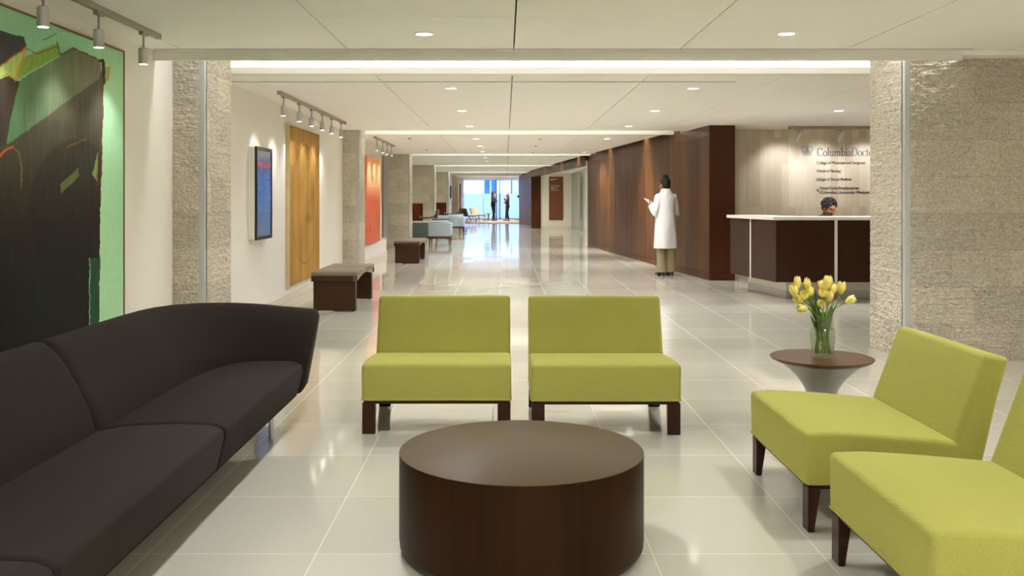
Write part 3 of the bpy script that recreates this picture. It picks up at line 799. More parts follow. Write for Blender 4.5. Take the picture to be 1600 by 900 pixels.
# ------------------------------------------------------------------ side table, vase and tulips
TX, TY, TZ = 1.697, 5.02, .439
t = thing('side_table', 'small round side table with walnut top on a flared silver pedestal', 'side table', (TX, TY, 0))
MB().lathe([(.001, TZ-.026), (.235, TZ-.026), (.262, TZ-.012), (.2695, TZ-.003), (.2695, TZ-.001), (.268, TZ), (.001, TZ)], n=96).obj('tabletop', M['walnut'], t, True, 30)
pr = []
for k in range(25):
    u = k/24; z = u*(TZ-.026)
    r = .062+.16*max(0, (u-.35)/.65)**2.4+.11*max(0, (.45-u)/.45)**2.2
    pr.append((r, z))
MB().lathe(pr, n=64).obj('pedestal', M['pedestal'], t, True, 60)
VXc, VYc = 1.697, 5.0
v = thing('glass_vase', 'clear glass vase of tulip stems standing on the small round table', 'vase', (VXc, VYc, TZ))
outer = [(.001, .0), (.05, .001), (.054, .006), (.058, .03), (.064, .08), (.068, .12), (.067, .142), (.060, .154), (.050, .165), (.046, .185), (.0465, .205), (.052, .23)]
inner = [(r-.003, z) for r, z in outer[::-1] if z > .02]+[(.05, .012), (.001, .010)]
MB().lathe(outer+inner, n=48, cap=False).obj('vase_body', M['vase_glass'], v, True, 60)
wp = [(.001, .0105), (.0495, .0125), (.0545, .03), (.0605, .08), (.0645, .12), (.0635, .142), (.0605, .147), (.001, .147)]
MB().lathe(wp, n=48, cap=False).obj('water', M['water'], v, True, 60)

def petal_mat():
    m, nt, b = new_mat('yellow_petals')
    f = noise_n(nt, coords(nt, (1, 1, .25)), 90, 3)
    nt.links.new(mixc(nt, f, srgb(252, 231, 104), srgb(255, 245, 164)), b.inputs['Base Color'])
    b.inputs['Roughness'].default_value = .45; b.inputs['Subsurface Weight'].default_value = .15
    b.inputs['Subsurface Radius'].default_value = (.01, .008, .002)
    return m
M['petal'] = petal_mat()
M['stem'] = pmat('tulip_stem', srgb(122, 148, 62), .45, amt=.12, scale=20)
M['leaf'] = pmat('tulip_leaf', srgb(112, 148, 70), .4, amt=.2, scale=12, stretch=(8, 8, 1))
def blossom(L, R, opn, rnd):
    """six overlapping cupped petals, base at origin, axis +Z"""
    mb = MB()
    for k in range(6):
        inner_ = k % 2; a0 = k*PI/3+rnd.uniform(-.1, .1)
        hw = .68 if not inner_ else .62
        rr = R*(1.0 if not inner_ else .9); LL = L*rnd.uniform(.94, 1.06)
        g = []
        for i in range(9):
            u = i/8
            rad = rr*(math.sin(min(1, u*1.25+.06)*PI/2)**.8)*(1-.40*max(0, (u-.45)/.55)**1.6+opn*max(0, u-.6))
            wd = hw*(1 if u < .62 else math.sqrt(max(0, 1-((u-.62)/.385)**2)))+.02
            row = []
            for j in range(7):
                s = (j-3)/3
                a = a0+s*wd
                rj = rad*(1-.06*s*s)+.0006*(6-k)
                row.append((rj*math.cos(a), rj*math.sin(a), LL*u-.003*s*s))
            g.append(row)
        V = [[mb.bm.verts.new(p) for p in r] for r in g]
        for i in range(8):
            for j in range(6): mb.bm.faces.new((V[i][j], V[i][j+1], V[i+1][j+1], V[i+1][j]))
    bmesh.ops.remove_doubles(mb.bm, verts=mb.bm.verts, dist=1e-5)
    bmesh.ops.recalc_face_normals(mb.bm, faces=mb.bm.faces)
    bmesh.ops.solidify(mb.bm, geom=mb.bm.faces[:], thickness=.0008)
    return mb
TUL = [  # crop px u,v of the blossom centre, axis (screen right, up, towards camera), length, radius, label
 (283, 132, (-.05, 1, .0), .066, .0195, .01, 'yellow tulip standing tallest and upright at the left of the bunch'),
 (348, 145, (-.12, 1, .1), .068, .0175, .0, 'slender yellow tulip right of the tallest left one'),
 (258, 190, (-.35, 1, .2), .070, .024, .03, 'large yellow tulip leaning out over the left side'),
 (328, 222, (-.1, .8, .8), .060, .0255, .02, 'broad yellow tulip facing forward in the left cluster'),
 (372, 196, (.15, 1, -.1), .056, .017, .03, 'narrow yellow tulip tucked right of the broad left one'),
 (292, 250, (-.9, .35, .4), .062, .023, .05, 'yellow tulip with spread petals pointing left below the cluster'),
 (314, 308, (-1, .12, .3), .064, .0225, -.02, 'lowest left yellow tulip lying on its side'),
 (486, 132, (.0, 1, .1), .074, .0255, .03, 'largest yellow tulip at the top right of centre'),
 (443, 152, (-.3, 1, -.3), .055, .018, .03, 'yellow tulip half hidden behind the large top one'),
 (450, 202, (-.2, .85, .7), .058, .0235, .02, 'yellow tulip opening forward below the large top one'),
 (500, 226, (.1, 1, .3), .062, .020, .0, 'yellow tulip hanging mid right under the large top one'),
 (530, 178, (.5, 1, -.2), .054, .019, .04, 'yellow tulip half hidden left of the upright right one'),
 (579, 168, (.1, 1, .1), .072, .0235, .02, 'large upright yellow tulip at the right of the bunch'),
 (438, 275, (-.05, .35, 1), .048, .0205, -.02, 'small yellow tulip low in the centre facing the camera'),
 (640, 252, (.85, .5, .1), .062, .0225, -.03, 'yellow tulip leaning far out to the right alone')]
rnd = random.Random(3)
for k, (u, v_, ax, L, R, op, lb) in enumerate(TUL):
    Yd = 5.0+[.02, .035, 0, -.045, .03, -.01, -.03, -.01, .04, -.035, -.02, .03, .01, -.055, 0][k]
    c = at(1180+u/4.288, 410+v_/4.288, Yd)
    axis = Vector((ax[0], -ax[2], ax[1])).normalized()
    base = c-axis*L*.5
    t = thing('tulip', lb, 'flower', (VXc, VYc, TZ+.02), 0, 'yellow tulips in the vase')
    o_ = Vector((VXc, VYc, TZ+.02))
    ang = k*2.4; neck = Vector((VXc+.027*math.cos(ang)*.9+.25*max(-.08, min(.08, (base.x-VXc)*.3)), VYc+.025*math.sin(ang), TZ+.19))
    foot = Vector((VXc+.040*math.cos(ang+1.1), VYc+.040*math.sin(ang+1.1), TZ+.022))
    pts = [foot, foot.lerp(neck, .5), neck]
    p3 = base-axis*.04
    up = neck+(neck-foot).normalized()*.05
    for q in range(1, 9):          # bezier neck -> base
        s_ = q/8
        a1 = neck.lerp(up, s_); a2 = up.lerp(p3, s_); a3 = p3.lerp(base, s_)
        b1 = a1.lerp(a2, s_); b2 = a2.lerp(a3, s_); pts.append(b1.lerp(b2, s_))
    stm = MB().tube([p-o_ for p in pts], .0034, 8).obj('stem', M['stem'], t, True)
    bl = blossom(L, R, op, rnd)
    bmesh.ops.transform(bl.bm, matrix=axis.to_track_quat('Z', 'Y').to_matrix().to_4x4(), verts=bl.bm.verts)
    bmesh.ops.translate(bl.bm, verts=bl.bm.verts, vec=base-o_)
    bl.obj('blossom', M['petal'], t, True, 180)
    if k in (0, 2, 5, 7, 9, 10, 12, 13, 6, 4):
        tip = {0: (318, 148), 2: (372, 250), 5: (350, 290), 7: (395, 165), 9: (405, 215), 10: (520, 270), 12: (560, 262), 13: (440, 330), 6: (365, 350), 4: (405, 250)}[k]
        tp = at(1180+tip[0]/4.288, 410+tip[1]/4.288, Yd-.01)
        mb = MB(); n0 = neck+Vector((0, -.004, -.10)); rows = []
        mid = n0.lerp(tp, .55)+Vector((0, 0, .035))
        for i in range(11):
            s_ = i/10; p = n0.lerp(mid, s_).lerp(mid.lerp(tp, s_), s_)
            wd = .011*math.sin(PI*min(1, .12+s_*.9))**.8+.0006
            side = Vector((math.cos(ang*.3), -.35, 0)).normalized()
            rows.append([mb.bm.verts.new(p-o_+side*wd*j+Vector((0, .006*abs(j)*wd/.011, 0))) for j in (-1, -.5, 0, .5, 1)])
        for a, b in zip(rows, rows[1:]):
            for j in range(4): mb.bm.faces.new((a[j], a[j+1], b[j+1], b[j]))
        bmesh.ops.solidify(mb.bm, geom=mb.bm.faces[:], thickness=.0007)
        mb.obj('leaf', M['leaf'], stm, True, 180)

# ------------------------------------------------------------------ benches
def bench():
    t = thing('bench', 'x', 'bench', (0, 0, 0), 0, 'dark wood benches with taupe cushions')
    W, L = .24, 1.36
    for y in (0, L-.10):
        sd = MB().box((-W, y, .012), (W, y+.10, .40), .004, 2).obj('side_panel', M['bench_wood'], t)
        for x in (-W+.02, W-.05): MB().cyl((x+.015, y+.05, 0), (x+.015, y+.05, .014), .012).obj('glide', M['black'], sd)
    for s in (-1, 1):
        x0, x1 = (-W-.008, -W+.02) if s < 0 else (W-.02, W+.008)
        arch = [(-.025, .405), (-.025, .345), (.09, .345)]+[(.1+(L-.2)*k/10, .345+.05*math.sin(PI*k/10)) for k in range(0, 11)]+[(L-.09, .345), (L+.025, .345), (L+.025, .405)]
        MB().prism(arch, x0, x1, 'X').obj('apron', M['panel_grey' if s > 0 else 'bench_wood'], t)
    for y0, y1 in ((-.025, .01), (L-.01, L+.025)): MB().box((-W-.02, y0, .345), (W+.02, y1, .405), .003, 2).obj('end_apron', M['bench_wood'], t)
    for a, b in ((-.025, L*.5-.002), (L*.5+.002, L+.025)):
        MB().box((-W-.02, a, .405), (W+.02, b, .455), .012, 3).obj('cushion', M['taupe'], t, True, 60)
    return t
bn = bench(); bn.location = (-1.95, 10.64, 0); bn['label'] = 'dark wood bench with taupe cushion in front of the gold painting'
dup(bn, (-1.945, 18.46, 0), 0, 'dark wood bench with taupe cushion farther off, before the third stone column')

# ------------------------------------------------------------------ wall screen
t = thing('wall_screen', 'tall black framed directory screen on a white box on the left wall', 'screen', (WX, 10.275, 1.345))
MB().box((0, -.325, -.497), (.078, .325, .497), .003, 2).obj('housing', M['white'], t)
fr = MB()
for a, b in (((.07, -.33, -.502), (.092, -.30, .502)), ((.07, .30, -.502), (.092, .33, .502)), ((.07, -.30, -.502), (.092, .30, -.465)), ((.07, -.30, .465), (.092, .30, .502))): fr.box(a, b)
fr.obj('bezel', M['black'], t)
def screen_mat():
    m, nt, b = new_mat('directory_screen')
    tc = N(nt, 'ShaderNodeTexCoord'); sp = N(nt, 'ShaderNodeSeparateXYZ'); nt.links.new(tc.outputs['Object'], sp.inputs[0])
    rp = N(nt, 'ShaderNodeValToRGB'); e = rp.color_ramp.elements
    z = math_n(nt, 'MULTIPLY_ADD', sp.outputs[2], 1/.93, .5); nt.links.new(z, rp.inputs[0])
    e[0].position = 0; e[0].color = (*srgb(60, 84, 120), 1); e[1].position = 1; e[1].color = (*srgb(96, 92, 100), 1)
    for p, c in ((.2, (52, 82, 126)), (.5, (44, 84, 150)), (.72, (46, 76, 140)), (.8, (70, 84, 112)), (.815, (172, 60, 72)), (.855, (170, 70, 84)), (.87, (84, 84, 104))):
        n_ = e.new(p); n_.color = (*srgb(*c), 1)
    # rows of short illegible dashes in two columns
    row = math_n(nt, 'FRACT', math_n(nt, 'MULTIPLY', sp.outputs[2], 62))
    on = math_n(nt, 'LESS_THAN', row, .42)
    cb = N(nt, 'ShaderNodeCombineXYZ'); nt.links.new(math_n(nt, 'FLOOR', math_n(nt, 'MULTIPLY', sp.outputs[1], 26)), cb.inputs[0])
    nt.links.new(math_n(nt, 'FLOOR', math_n(nt, 'MULTIPLY', sp.outputs[2], 62)), cb.inputs[1])
    wn = N(nt, 'ShaderNodeTexWhiteNoise'); nt.links.new(cb.outputs[0], wn.inputs['Vector'])
    on = math_n(nt, 'MULTIPLY', on, math_n(nt, 'GREATER_THAN', wn.outputs['Value'], .52))
    up = math_n(nt, 'MULTIPLY', math_n(nt, 'GREATER_THAN', sp.outputs[2], -.22), math_n(nt, 'LESS_THAN', sp.outputs[2], .38))
    gut = math_n(nt, 'GREATER_THAN', math_n(nt, 'ABSOLUTE', math_n(nt, 'ADD', sp.outputs[1], .02)), .05)
    on = math_n(nt, 'MULTIPLY', math_n(nt, 'MULTIPLY', on, up), math_n(nt, 'MULTIPLY', gut, .55))
    c = mixc(nt, on, rp.outputs[0], srgb(120, 168, 235))
    nt.links.new(c, b.inputs['Emission Color']); b.inputs['Emission Strength'].default_value = .42
    b.inputs['Base Color'].default_value = (.01, .01, .012, 1); b.inputs['Roughness'].default_value = .12
    return m
MB().box((.078, -.30, -.465), (.084, .30, .465)).obj('display', screen_mat(), t)

# ------------------------------------------------------------------ paintings
def lerp(a, b, t): return a+(b-a)*t
def inside(p, poly):
    x, y = p; r = False; n = len(poly)
    for i in range(n):
        x0, y0 = poly[i]; x1, y1 = poly[(i+1) % n]
        if (y0 > y) != (y1 > y) and x < (x1-x0)*(y-y0)/(y1-y0)+x0: r = not r
    return r
def seg_d(p, a, b):
    ax, ay = a; bx, by = b; dx, dy = bx-ax, by-ay
    t = max(0, min(1, ((p[0]-ax)*dx+(p[1]-ay)*dy)/(dx*dx+dy*dy+1e-9)))
    return math.hypot(p[0]-ax-dx*t, p[1]-ay-dy*t)
def canvas(name, y0, y1, z0, z1, thick, step, colfn, label, side_mat, frame=None):
    t = thing(name, label, 'painting', (WX, (y0+y1)/2, z0))
    ny, nz = int((y1-y0)/step), int((z1-z0)/step)
    mb = MB(); oy = (y0+y1)/2; cl = []
    V = [[mb.bm.verts.new((thick, lerp(y0, y1, i/ny)-oy, (z1-z0)*j/nz)) for i in range(ny+1)] for j in range(nz+1)]
    for j in range(nz):
        for i in range(ny): mb.bm.faces.new((V[j][i], V[j][i+1], V[j+1][i+1], V[j+1][i]))
    for j in range(nz+1):
        for i in range(ny+1):
            cl += [*srgb(*[max(0, min(255, c)) for c in colfn(lerp(y0, y1, i/ny), lerp(z0, z1, j/nz))]), 1.]
    me = mb.mesh('painted_face', M['paint'])
    at_ = me.color_attributes.new('paint', 'FLOAT_COLOR', 'POINT'); at_.data.foreach_set('color', cl)
    link('painted_face', me, t)
    MB().box((.001, y0-oy, 0), (thick-.0005, y1-oy, z1-z0)).obj('canvas_edge', side_mat, t)
    if frame:
        f = MB(); w_ = .012
        for a, b in (((.001, y0-oy-w_, -w_), (thick+.006, y0-oy, z1-z0+w_)), ((.001, y1-oy, -w_), (thick+.006, y1-oy+w_, z1-z0+w_)),
                     ((.001, y0-oy, -w_), (thick+.006, y1-oy, 0)), ((.001, y0-oy, z1-z0), (thick+.006, y1-oy, z1-z0+w_))): f.box(a, b)
        f.obj('frame', frame, t)
def nz3(x, y, s=1., k=0.): return noise.noise(Vector((x*s, y*s, k)))
PT = .04
def green_col(Y, z):
    px = VX+(WX+PT)*F/Y; py = VY+(H-z)*F/Y
    wob = 1.6*nz3(Y, z, 9)+.8*nz3(Y, z, 30); px += wob; py += wob*.7
    P = (px, py); st = nz3(Y*9, z*1.5, 3, 2)*10
    # ground: mint green, paler at the top middle and down the right strip
    g = .5+.5*nz3(Y, z, 1.2, 5)
    c = (lerp(140, 190, g), lerp(204, 232, g), lerp(156, 186, g))
    if px > 150: c = (lerp(158, 186, g), lerp(212, 230, g), lerp(160, 182, g))
    lay = [
     ([(-200, -60), (0, 48), (38, 58), (42, 72), (0, 104), (-200, 160)], (74, 76, 74), (58, 62, 70)),
     ([(34, 91), (89, 67), (94, 86), (27, 124)], (150, 176, 70), (120, 160, 74)),
     ([(-40, 130), (0, 104), (40, 76), (25, 125), (8, 118)], (190, 216, 120), (160, 200, 110)),
     ([(-200, 160), (0, 124), (14, 117), (25, 126), (32, 127), (18, 200), (10, 232), (-200, 260)], (66, 56, 46), (52, 44, 36)),
     ([(31, 124), (115, 75), (157, 95), (157, 122), (10, 227), (16, 190)], (92, 138, 92), (126, 122, 96)),
     ([(-400, 300), (10, 227), (156, 122), (160, 94), (164, 98), (161, 160), (157, 300), (156, 402), (140, 404), (139, 620), (-400, 900)], None, None),
     ([(141, 404), (156, 402), (155, 520), (140, 540)], (38, 92, 52), (30, 74, 44)),
     ([(94, 289), (122, 262), (124, 274), (96, 303)], (108, 126, 66), (86, 100, 50)),
     ([(144, 272), (153, 236), (153, 285)], (150, 184, 96), (120, 150, 80)),
     ([(164, 104), (172, 104), (170, 126), (163, 129)], (186, 156, 70), (160, 170, 90))]
    for poly, a, b in lay:
        if inside(P, poly):
            if a is None:
                u = max(0, min(1, (py-180)/170)); base = (lerp(88, 36, u), lerp(86, 26, u), lerp(66, 17, u))  # darkens downward: partly pigment, partly spotlight falloff put into the paint
                u2 = max(0, min(1, (py-340)/110)); base = tuple(lerp(x, y_, u2) for x, y_ in zip(base, (14, 8, 4)))
                arch = math.hypot((px-118)/72, (py-330)/112)
                if arch < 1 and py < 400: base = tuple(q*.82 for q in base)
                gl = max(0, 1-math.hypot((px-60)/60, (py-470)/90))*.5
                base = (base[0], base[1]+26*gl, base[2]+6*gl)
                c = tuple(q+st*.8 for q in base)
            else:
                u = max(0, min(1, px/150)); c = tuple(lerp(x, y_, u)+st for x, y_ in zip(a, b))
    for pts, col, wd in (([(40, 75), (0, 103), (-60, 140)], (196, 84, 34), 1.5), ([(40, 77), (24, 125)], (214, 158, 48), 1.8), ([(25, 125), (10, 116), (-6, 124)], (214, 158, 48), 1.2),
                         ([(41, 76), (60, 84), (90, 72)], (150, 50, 30), .8), ([(162, 100), (159, 240), (157, 312)], (130, 50, 28), .8), ([(94, 86), (114, 75), (156, 94)], (110, 74, 40), 1.2),
                         ([(-8, 252), (6, 236), (20, 229)], (206, 96, 30), 1.8), ([(20, 229), (30, 240), (34, 262), (33, 292)], (128, 112, 50), 1.0), ([(104, 229), (120, 224), (135, 217)], (150, 88, 34), .9),
                         ([(171, 104), (169, 126)], (214, 120, 40), 1.), ([(154, 236), (152, 290)], (120, 70, 30), .8), ([(156, 95), (161, 94), (163, 130)], (34, 38, 28), 2.), ([(89, 66), (94, 86)], (60, 70, 30), 1.), ([(68, 62), (88, 52)], (90, 140, 96), 1.)):
        for a, b in zip(pts, pts[1:]):
            d = seg_d(P, a, b)
            if d < wd: c = tuple(lerp(q, r_, .85) for q, r_ in zip(c, col))
    return c
canvas('abstract_painting', 3.5, 6.6, .25, 2.322, PT, .0065, green_col, 'big green abstract painting with dark house shapes behind the charcoal sofa', M['wall'], pmat('thin_brown_frame', srgb(120, 84, 52), .5))
def gold_col(Y, z):
    s = .5+.5*nz3(Y*5.5, z*.35, 1.4, 1); s2 = .5+.5*nz3(Y*16, z*1.2, 1, 4); pt = .5+.5*nz3(Y, z, 2.2, 9)
    k = .38*s+.2*s2+.42*pt+.04
    c = (lerp(132, 212, k), lerp(90, 168, k), lerp(30, 88, k))
    kn = math.hypot((Y-12.75)/.30, (z-1.02)/.10)
    if kn < 1: c = tuple(q*(.80+.2*kn) for q in c)
    r = math.hypot(Y-12.53, (z-1.21))
    d = abs(r-.79+.01*nz3(Y, z, 4))
    if d < .009: c = tuple(lerp(q, r_, .55) for q, r_ in zip(c, (112, 74, 44)))
    e = min(Y-11.63, 13.47-Y, z-.199, 2.206-z)
    if e < .03: c = tuple(q*.93 for q in c)
    return c
canvas('gold_painting', 11.63, 13.47, .199, 2.206, .056, .009, gold_col, 'gold brown wood-grain painting with a thin drawn oval on the left wall', pmat('canvas_side', srgb(206, 190, 148), .7, amt=.2, scale=6))
def red_col(Y, z):
    n1 = .5+.5*nz3(Y, z, 1.6, 3); n2 = .5+.5*nz3(Y, z, 6, 7)
    u = max(0, min(1, (z-1.22)/.4))*min(1, .55+n1)
    c = tuple(lerp(a, b, u) for a, b in zip((208+20*n2, 84+34*n1, 56+18*n2), (238, 206-34*n1, 156-50*n1)))
    r = math.hypot((Y-18.9)/.13, (z-1.70)/.10)
    if r < 1: c = tuple(lerp(q, w_, .6*(1-r)+.2) for q, w_ in zip(c, (150, 84, 48)))
    if z < .95:
        m_ = nz3(Y*2.2, z*1.5, 3.5, 11)
        if m_ > .22: c = tuple(lerp(q, w_, .6) for q, w_ in zip(c, (166, 142, 128)))
        if m_ < -.30: c = tuple(lerp(q, w_, .6) for q, w_ in zip(c, (180, 74, 40)))
    if z > 1.9: c = tuple(lerp(q, w_, (z-1.9)*2) for q, w_ in zip(c, (232, 120, 66)))
    return c
canvas('red_painting', 18.1, 20.05, .385, 2.115, .05, .012, red_col, 'red and orange abstract painting on the left wall beyond the second column', pmat('red_canvas_side', srgb(200, 110, 80), .7))
t = thing('small_picture', 'small dark blue picture on the far white wall between two stone columns', 'picture', (WX, 46.5, 1.3))
MB().box((.001, -.5, 0), (.05, .5, .62)).obj('frame', M['black'], t)
MB().box((.05, -.46, .04), (.054, .46, .58)).obj('print', pmat('dusk_print', srgb(74, 78, 92), .4, amt=.4, scale=4), t)
t = thing('painting', 'narrow red painting at the far end of the left wall by the glass', 'painting', (-2.58, 53.0, .35))
MB().box((.001, -.7, 0), (.05, .7, 1.75)).obj('canvas_edge', M['brown_fab'], t)
MB().box((.05, -.69, .01), (.054, .69, 1.74)).obj('painted_face', pmat('far_red', srgb(172, 74, 58), .6, amt=.4, scale=3), t)
t = thing('grey_wall_panel', 'tall narrow grey panel at the end of the wall past the red painting', 'wall panel', (WX, 21.05, .42))
MB().box((.001, -.4, 0), (.05, .4, 1.82), .004, 2).obj('board', M['panel_grey'], t)
# ------------------------------------------------------------------ reception desk
t = thing('reception_desk', 'angled dark veneer reception desk with white counter beside the right stone column', 'reception desk', (3.43, 11.85, 0))
def rel(poly, o=(3.43, 11.85)): return [(x-o[0], y-o[1]) for x, y in poly]
fb = MB()
fb.prism(rel([(3.43, 11.85), (4.168, 11.85), (4.168, 11.9), (3.44, 11.9)]), .227, 1.012, 'Z').prism(rel([(4.212, 11.85), (7.0, 11.85), (7.0, 11.9), (4.212, 11.9)]), .227, 1.012, 'Z')
fb.obj('front_panel', M['desk_wood'], t)
def ln(f): return (lerp(3.43, 3.19, f), lerp(11.85, 13.26, f))
sp_ = MB()
for a, b in ((0, .52), (.545, 1.)):
    p, q = ln(a), ln(b); sp_.prism(rel([p, q, (q[0]+.05, q[1]+.008), (p[0]+.05, p[1]+.008)]), .227, 1.012, 'Z')
sp_.obj('side_panel', M['desk_wood'], t)
MB().prism(rel([(3.47, 11.885), (6.98, 11.885), (6.98, 12.3), (3.80, 12.3), (3.63, 13.25), (3.235, 13.25)]), .232, 1.01, 'Z').obj('carcass', M['leg_wood'], t)
st_ = MB().prism(rel([(4.172, 11.846), (4.208, 11.846), (4.208, 11.89), (4.172, 11.89)]), .227, 1.012, 'Z')
st_.obj('metal_strip', M['white'], t)
p, q = ln(.523), ln(.542)
MB().prism(rel([(p[0]-.004, p[1]), (q[0]-.004, q[1]), (q[0]+.05, q[1]), (p[0]+.05, p[1])]), .227, 1.012, 'Z').obj('metal_strip', M['white'], t)
MB().prism(rel([(3.385, 11.80), (7.0, 11.80), (7.0, 12.36), (3.84, 12.36), (3.67, 13.34), (3.145, 13.31)]), 1.015, 1.056, 'Z', .004, 2).obj('countertop', M['counter'], t)
MB().prism(rel([(3.61, 12.03), (6.98, 12.03), (6.98, 12.29), (3.77, 12.29), (3.62, 13.24), (3.44, 13.24)]), .107, .232, 'Z').obj('recessed_band', M['counter'], t)
MB().prism(rel([(3.605, 12.025), (6.98, 12.025), (6.98, 12.29), (3.77, 12.29), (3.62, 13.245), (3.435, 13.245)]), 0, .107, 'Z').obj('plinth', M['steel'], t)
wk = MB().box((.45, .45, .70), (3.4, 1.0, .73)); wk.obj('work_surface', M['counter'], t)
MB().box((.5, .93, 0), (.54, .98, .7)).box((3.3, .93, 0), (3.34, .98, .7)).obj('leg', M['steel'], t)

# ------------------------------------------------------------------ lettering on the reception wall
YW = 15.6
def ribbon(mb, pts, thick, thin, sx, sc, o, dep):
    pts = [Vector(p) for p in pts]; L = []; R = []
    for i, p in enumerate(pts):
        d = (pts[min(i+1, len(pts)-1)]-pts[max(i-1, 0)]).normalized()
        w_ = .5*math.sqrt((thick*d.y)**2+(thin*d.x)**2); n = Vector((-d.y, d.x))
        L.append(p+n*w_); R.append(p-n*w_)
    def q(p, y): return Vector((o[0]+p.x*sx*sc, o[1]-y, o[2]+p.y*sc))
    rg = [[q(l, 0), q(r, 0), q(r, dep), q(l, dep)] for l, r in zip(L, R)]
    mb.rings(rg, True)
def arc(cx, cy, rx, ry, a0, a1, n=18): return [(cx+rx*math.cos(math.radians(a0+(a1-a0)*k/n)), cy+ry*math.sin(math.radians(a0+(a1-a0)*k/n))) for k in range(n+1)]
def ser(x, y, w_=.13): return [(x-w_, y), (x+w_, y)]
GL = {
 'C': (.86, [arc(.45, .5, .36, .49, 42, 318), [(.73, .98), (.73, .70)]]),
 'o': (.66, [arc(.33, .31, .25, .30, 0, 360)]),
 'l': (.31, [[(.15, 0), (.15, 1.04)], ser(.15, .03), [(.03, 1.02), (.15, 1.02)]]),
 'u': (.70, [[(.15, .62), (.15, .22)]+arc(.33, .2, .18, .19, 190, 330)+[(.5, .2)], [(.52, .62), (.52, 0)], [(.04, .6), (.15, .6)], [(.42, .6), (.52, .6)], [(.52, .02), (.63, .02)]]),
 'm': (1.0, [[(.15, .62), (.15, 0)], arc(.31, .42, .15, .18, 170, 10)+[(.47, 0)], arc(.64, .42, .16, .18, 170, 10)+[(.81, 0)], ser(.15, .03, .1), ser(.47, .03, .1), ser(.81, .03, .1), [(.04, .6), (.15, .6)]]),
 'b': (.70, [[(.15, 0), (.15, 1.04)], arc(.36, .31, .23, .30, 160, -160), [(.04, 1.02), (.15, 1.02)]]),
 'i': (.31, [[(.15, 0), (.15, .62)], ser(.15, .03), [(.04, .6), (.15, .6)], [(.09, .84), (.21, .84), (.21, .85)], [(.15, .78), (.15, .92)]]),
 'a': (.58, [arc(.27, .44, .17, .17, 150, 0)+[(.44, .12), (.47, .03), (.56, .05)], arc(.27, .18, .19, .17, 70, 320)]),
 'D': (.92, [[(.17, 0), (.17, 1.0)], [(.06, .98), (.4, .98)]+arc(.38, .5, .42, .48, 88, -88)+[(.06, .02)]]),
 'c': (.55, [arc(.32, .31, .25, .30, 45, 320)]),
 't': (.40, [[(.18, .84), (.18, .14)]+arc(.29, .14, .11, .13, 180, 300), [(.03, .6), (.36, .6)]]),
 'r': (.46, [[(.15, .62), (.15, 0)], arc(.34, .4, .18, .2, 165, 60), ser(.15, .03), [(.04, .6), (.15, .6)]]),
 's': (.47, [arc(.24, .46, .14, .14, 40, 250)+arc(.24, .16, .16, .15, 80, -150)])}
mb = MB(); xx = 0; X0, Z0 = (1276.5-VX)*YW/F, H+(VY-244)*YW/F
for ch_ in 'ColumbiaDoctors':
    adv, strokes = GL[ch_]
    for s_ in strokes: ribbon(mb, [(xx+a, b) for a, b in s_], .135, .05, .81, .139, (X0, YW+.001, Z0), .010)
    xx += adv
tag(mb.obj('wall_lettering', M['grey_letters']), 'large grey serif ColumbiaDoctors letters on the reception wall', 'lettering', 'lettering on the reception wall')
mb = MB(); o_ = ((1252.5-VX)*YW/F, YW+.001, H+(VY-243)*YW/F); cs = .185
for s_ in ([(.14, .06), (.86, .06)], [(.14, .16), (.86, .16)],
           [(.14, .26), (.04, .48), (.0, .66), (.06, .78), (.2, .82), (.34, .76), (.44, .58), (.47, .26)],
           [(.86, .26), (.96, .48), (1.0, .66), (.94, .78), (.8, .82), (.66, .76), (.56, .58), (.53, .26)],
           arc(.31, .40, .08, .11, 250, -60, 10), arc(.69, .40, .08, .11, 290, 600, 10), [(.5, .5), (.5, .9)], [(.45, .82), (.55, .82)], [(.14, .27), (.86, .27)]):
    ribbon(mb, s_, .045, .045, 1., cs, o_, .008)
tag(mb.obj('crown_emblem', M['grey_letters']), 'grey crown emblem left of the large letters on the reception wall', 'emblem')
def wall_text(body, px0, px1, ybase, hpx, shear, label, mat, Y=YW, name='wall_lettering', bold=0.):
    cu = bpy.data.curves.new('txt', 'FONT'); cu.body = body; cu.size = 1.; cu.shear = shear; cu.extrude = .03; cu.offset = bold
    o = bpy.data.objects.new('txt', cu); COL.objects.link(o)
    dg = bpy.context.evaluated_depsgraph_get(); dg.update()
    me = bpy.data.meshes.new_from_object(o.evaluated_get(dg)); bpy.data.objects.remove(o)
    xs = [v.co.x for v in me.vertices]; w_ = max(xs)-min(xs); x0 = min(xs)
    W_ = (px1-px0)*Y/F; sx = W_/w_; sz = hpx*Y/F/.70
    bx = (px0-VX)*Y/F; bz = H+(VY-ybase)*Y/F
    for v in me.vertices: v.co = (bx+(v.co.x-x0)*sx, Y-.0032-v.co.z*.12, bz+v.co.y*sz)
    me.materials.clear(); me.materials.append(mat); me.update()
    o = link(name, me); tag(o, label, 'lettering', 'lettering on the reception wall'); return o
wall_text('College of Physicians and Surgeons', 1276, 1352, 256.5, 4.7, .28, 'grey italic line College of Physicians and Surgeons on the reception wall', M['dark_letters'])
wall_text('School of Nursing', 1276, 1314, 269.3, 4.7, .28, 'dark italic line School of Nursing on the reception wall', M['dark_letters'])
wall_text('College of Dental Medicine', 1276, 1330.5, 282.3, 4.7, .28, 'dark italic line College of Dental Medicine on the reception wall', M['dark_letters'])
wall_text('NewYork-Presbyterian', 1282, 1342, 296, 4.7, 0, 'dark bold line NewYork-Presbyterian on the reception wall', M['dark_letters'], bold=.006)
wall_text('Columbia University Medical Center', 1282, 1379, 302.6, 4.5, 0, 'lowest dark line Columbia University Medical Center on the reception wall', M['dark_letters'])
mb = MB(); o_ = ((1276-VX)*YW/F, YW+.001, H+(VY-302.5)*YW/F)
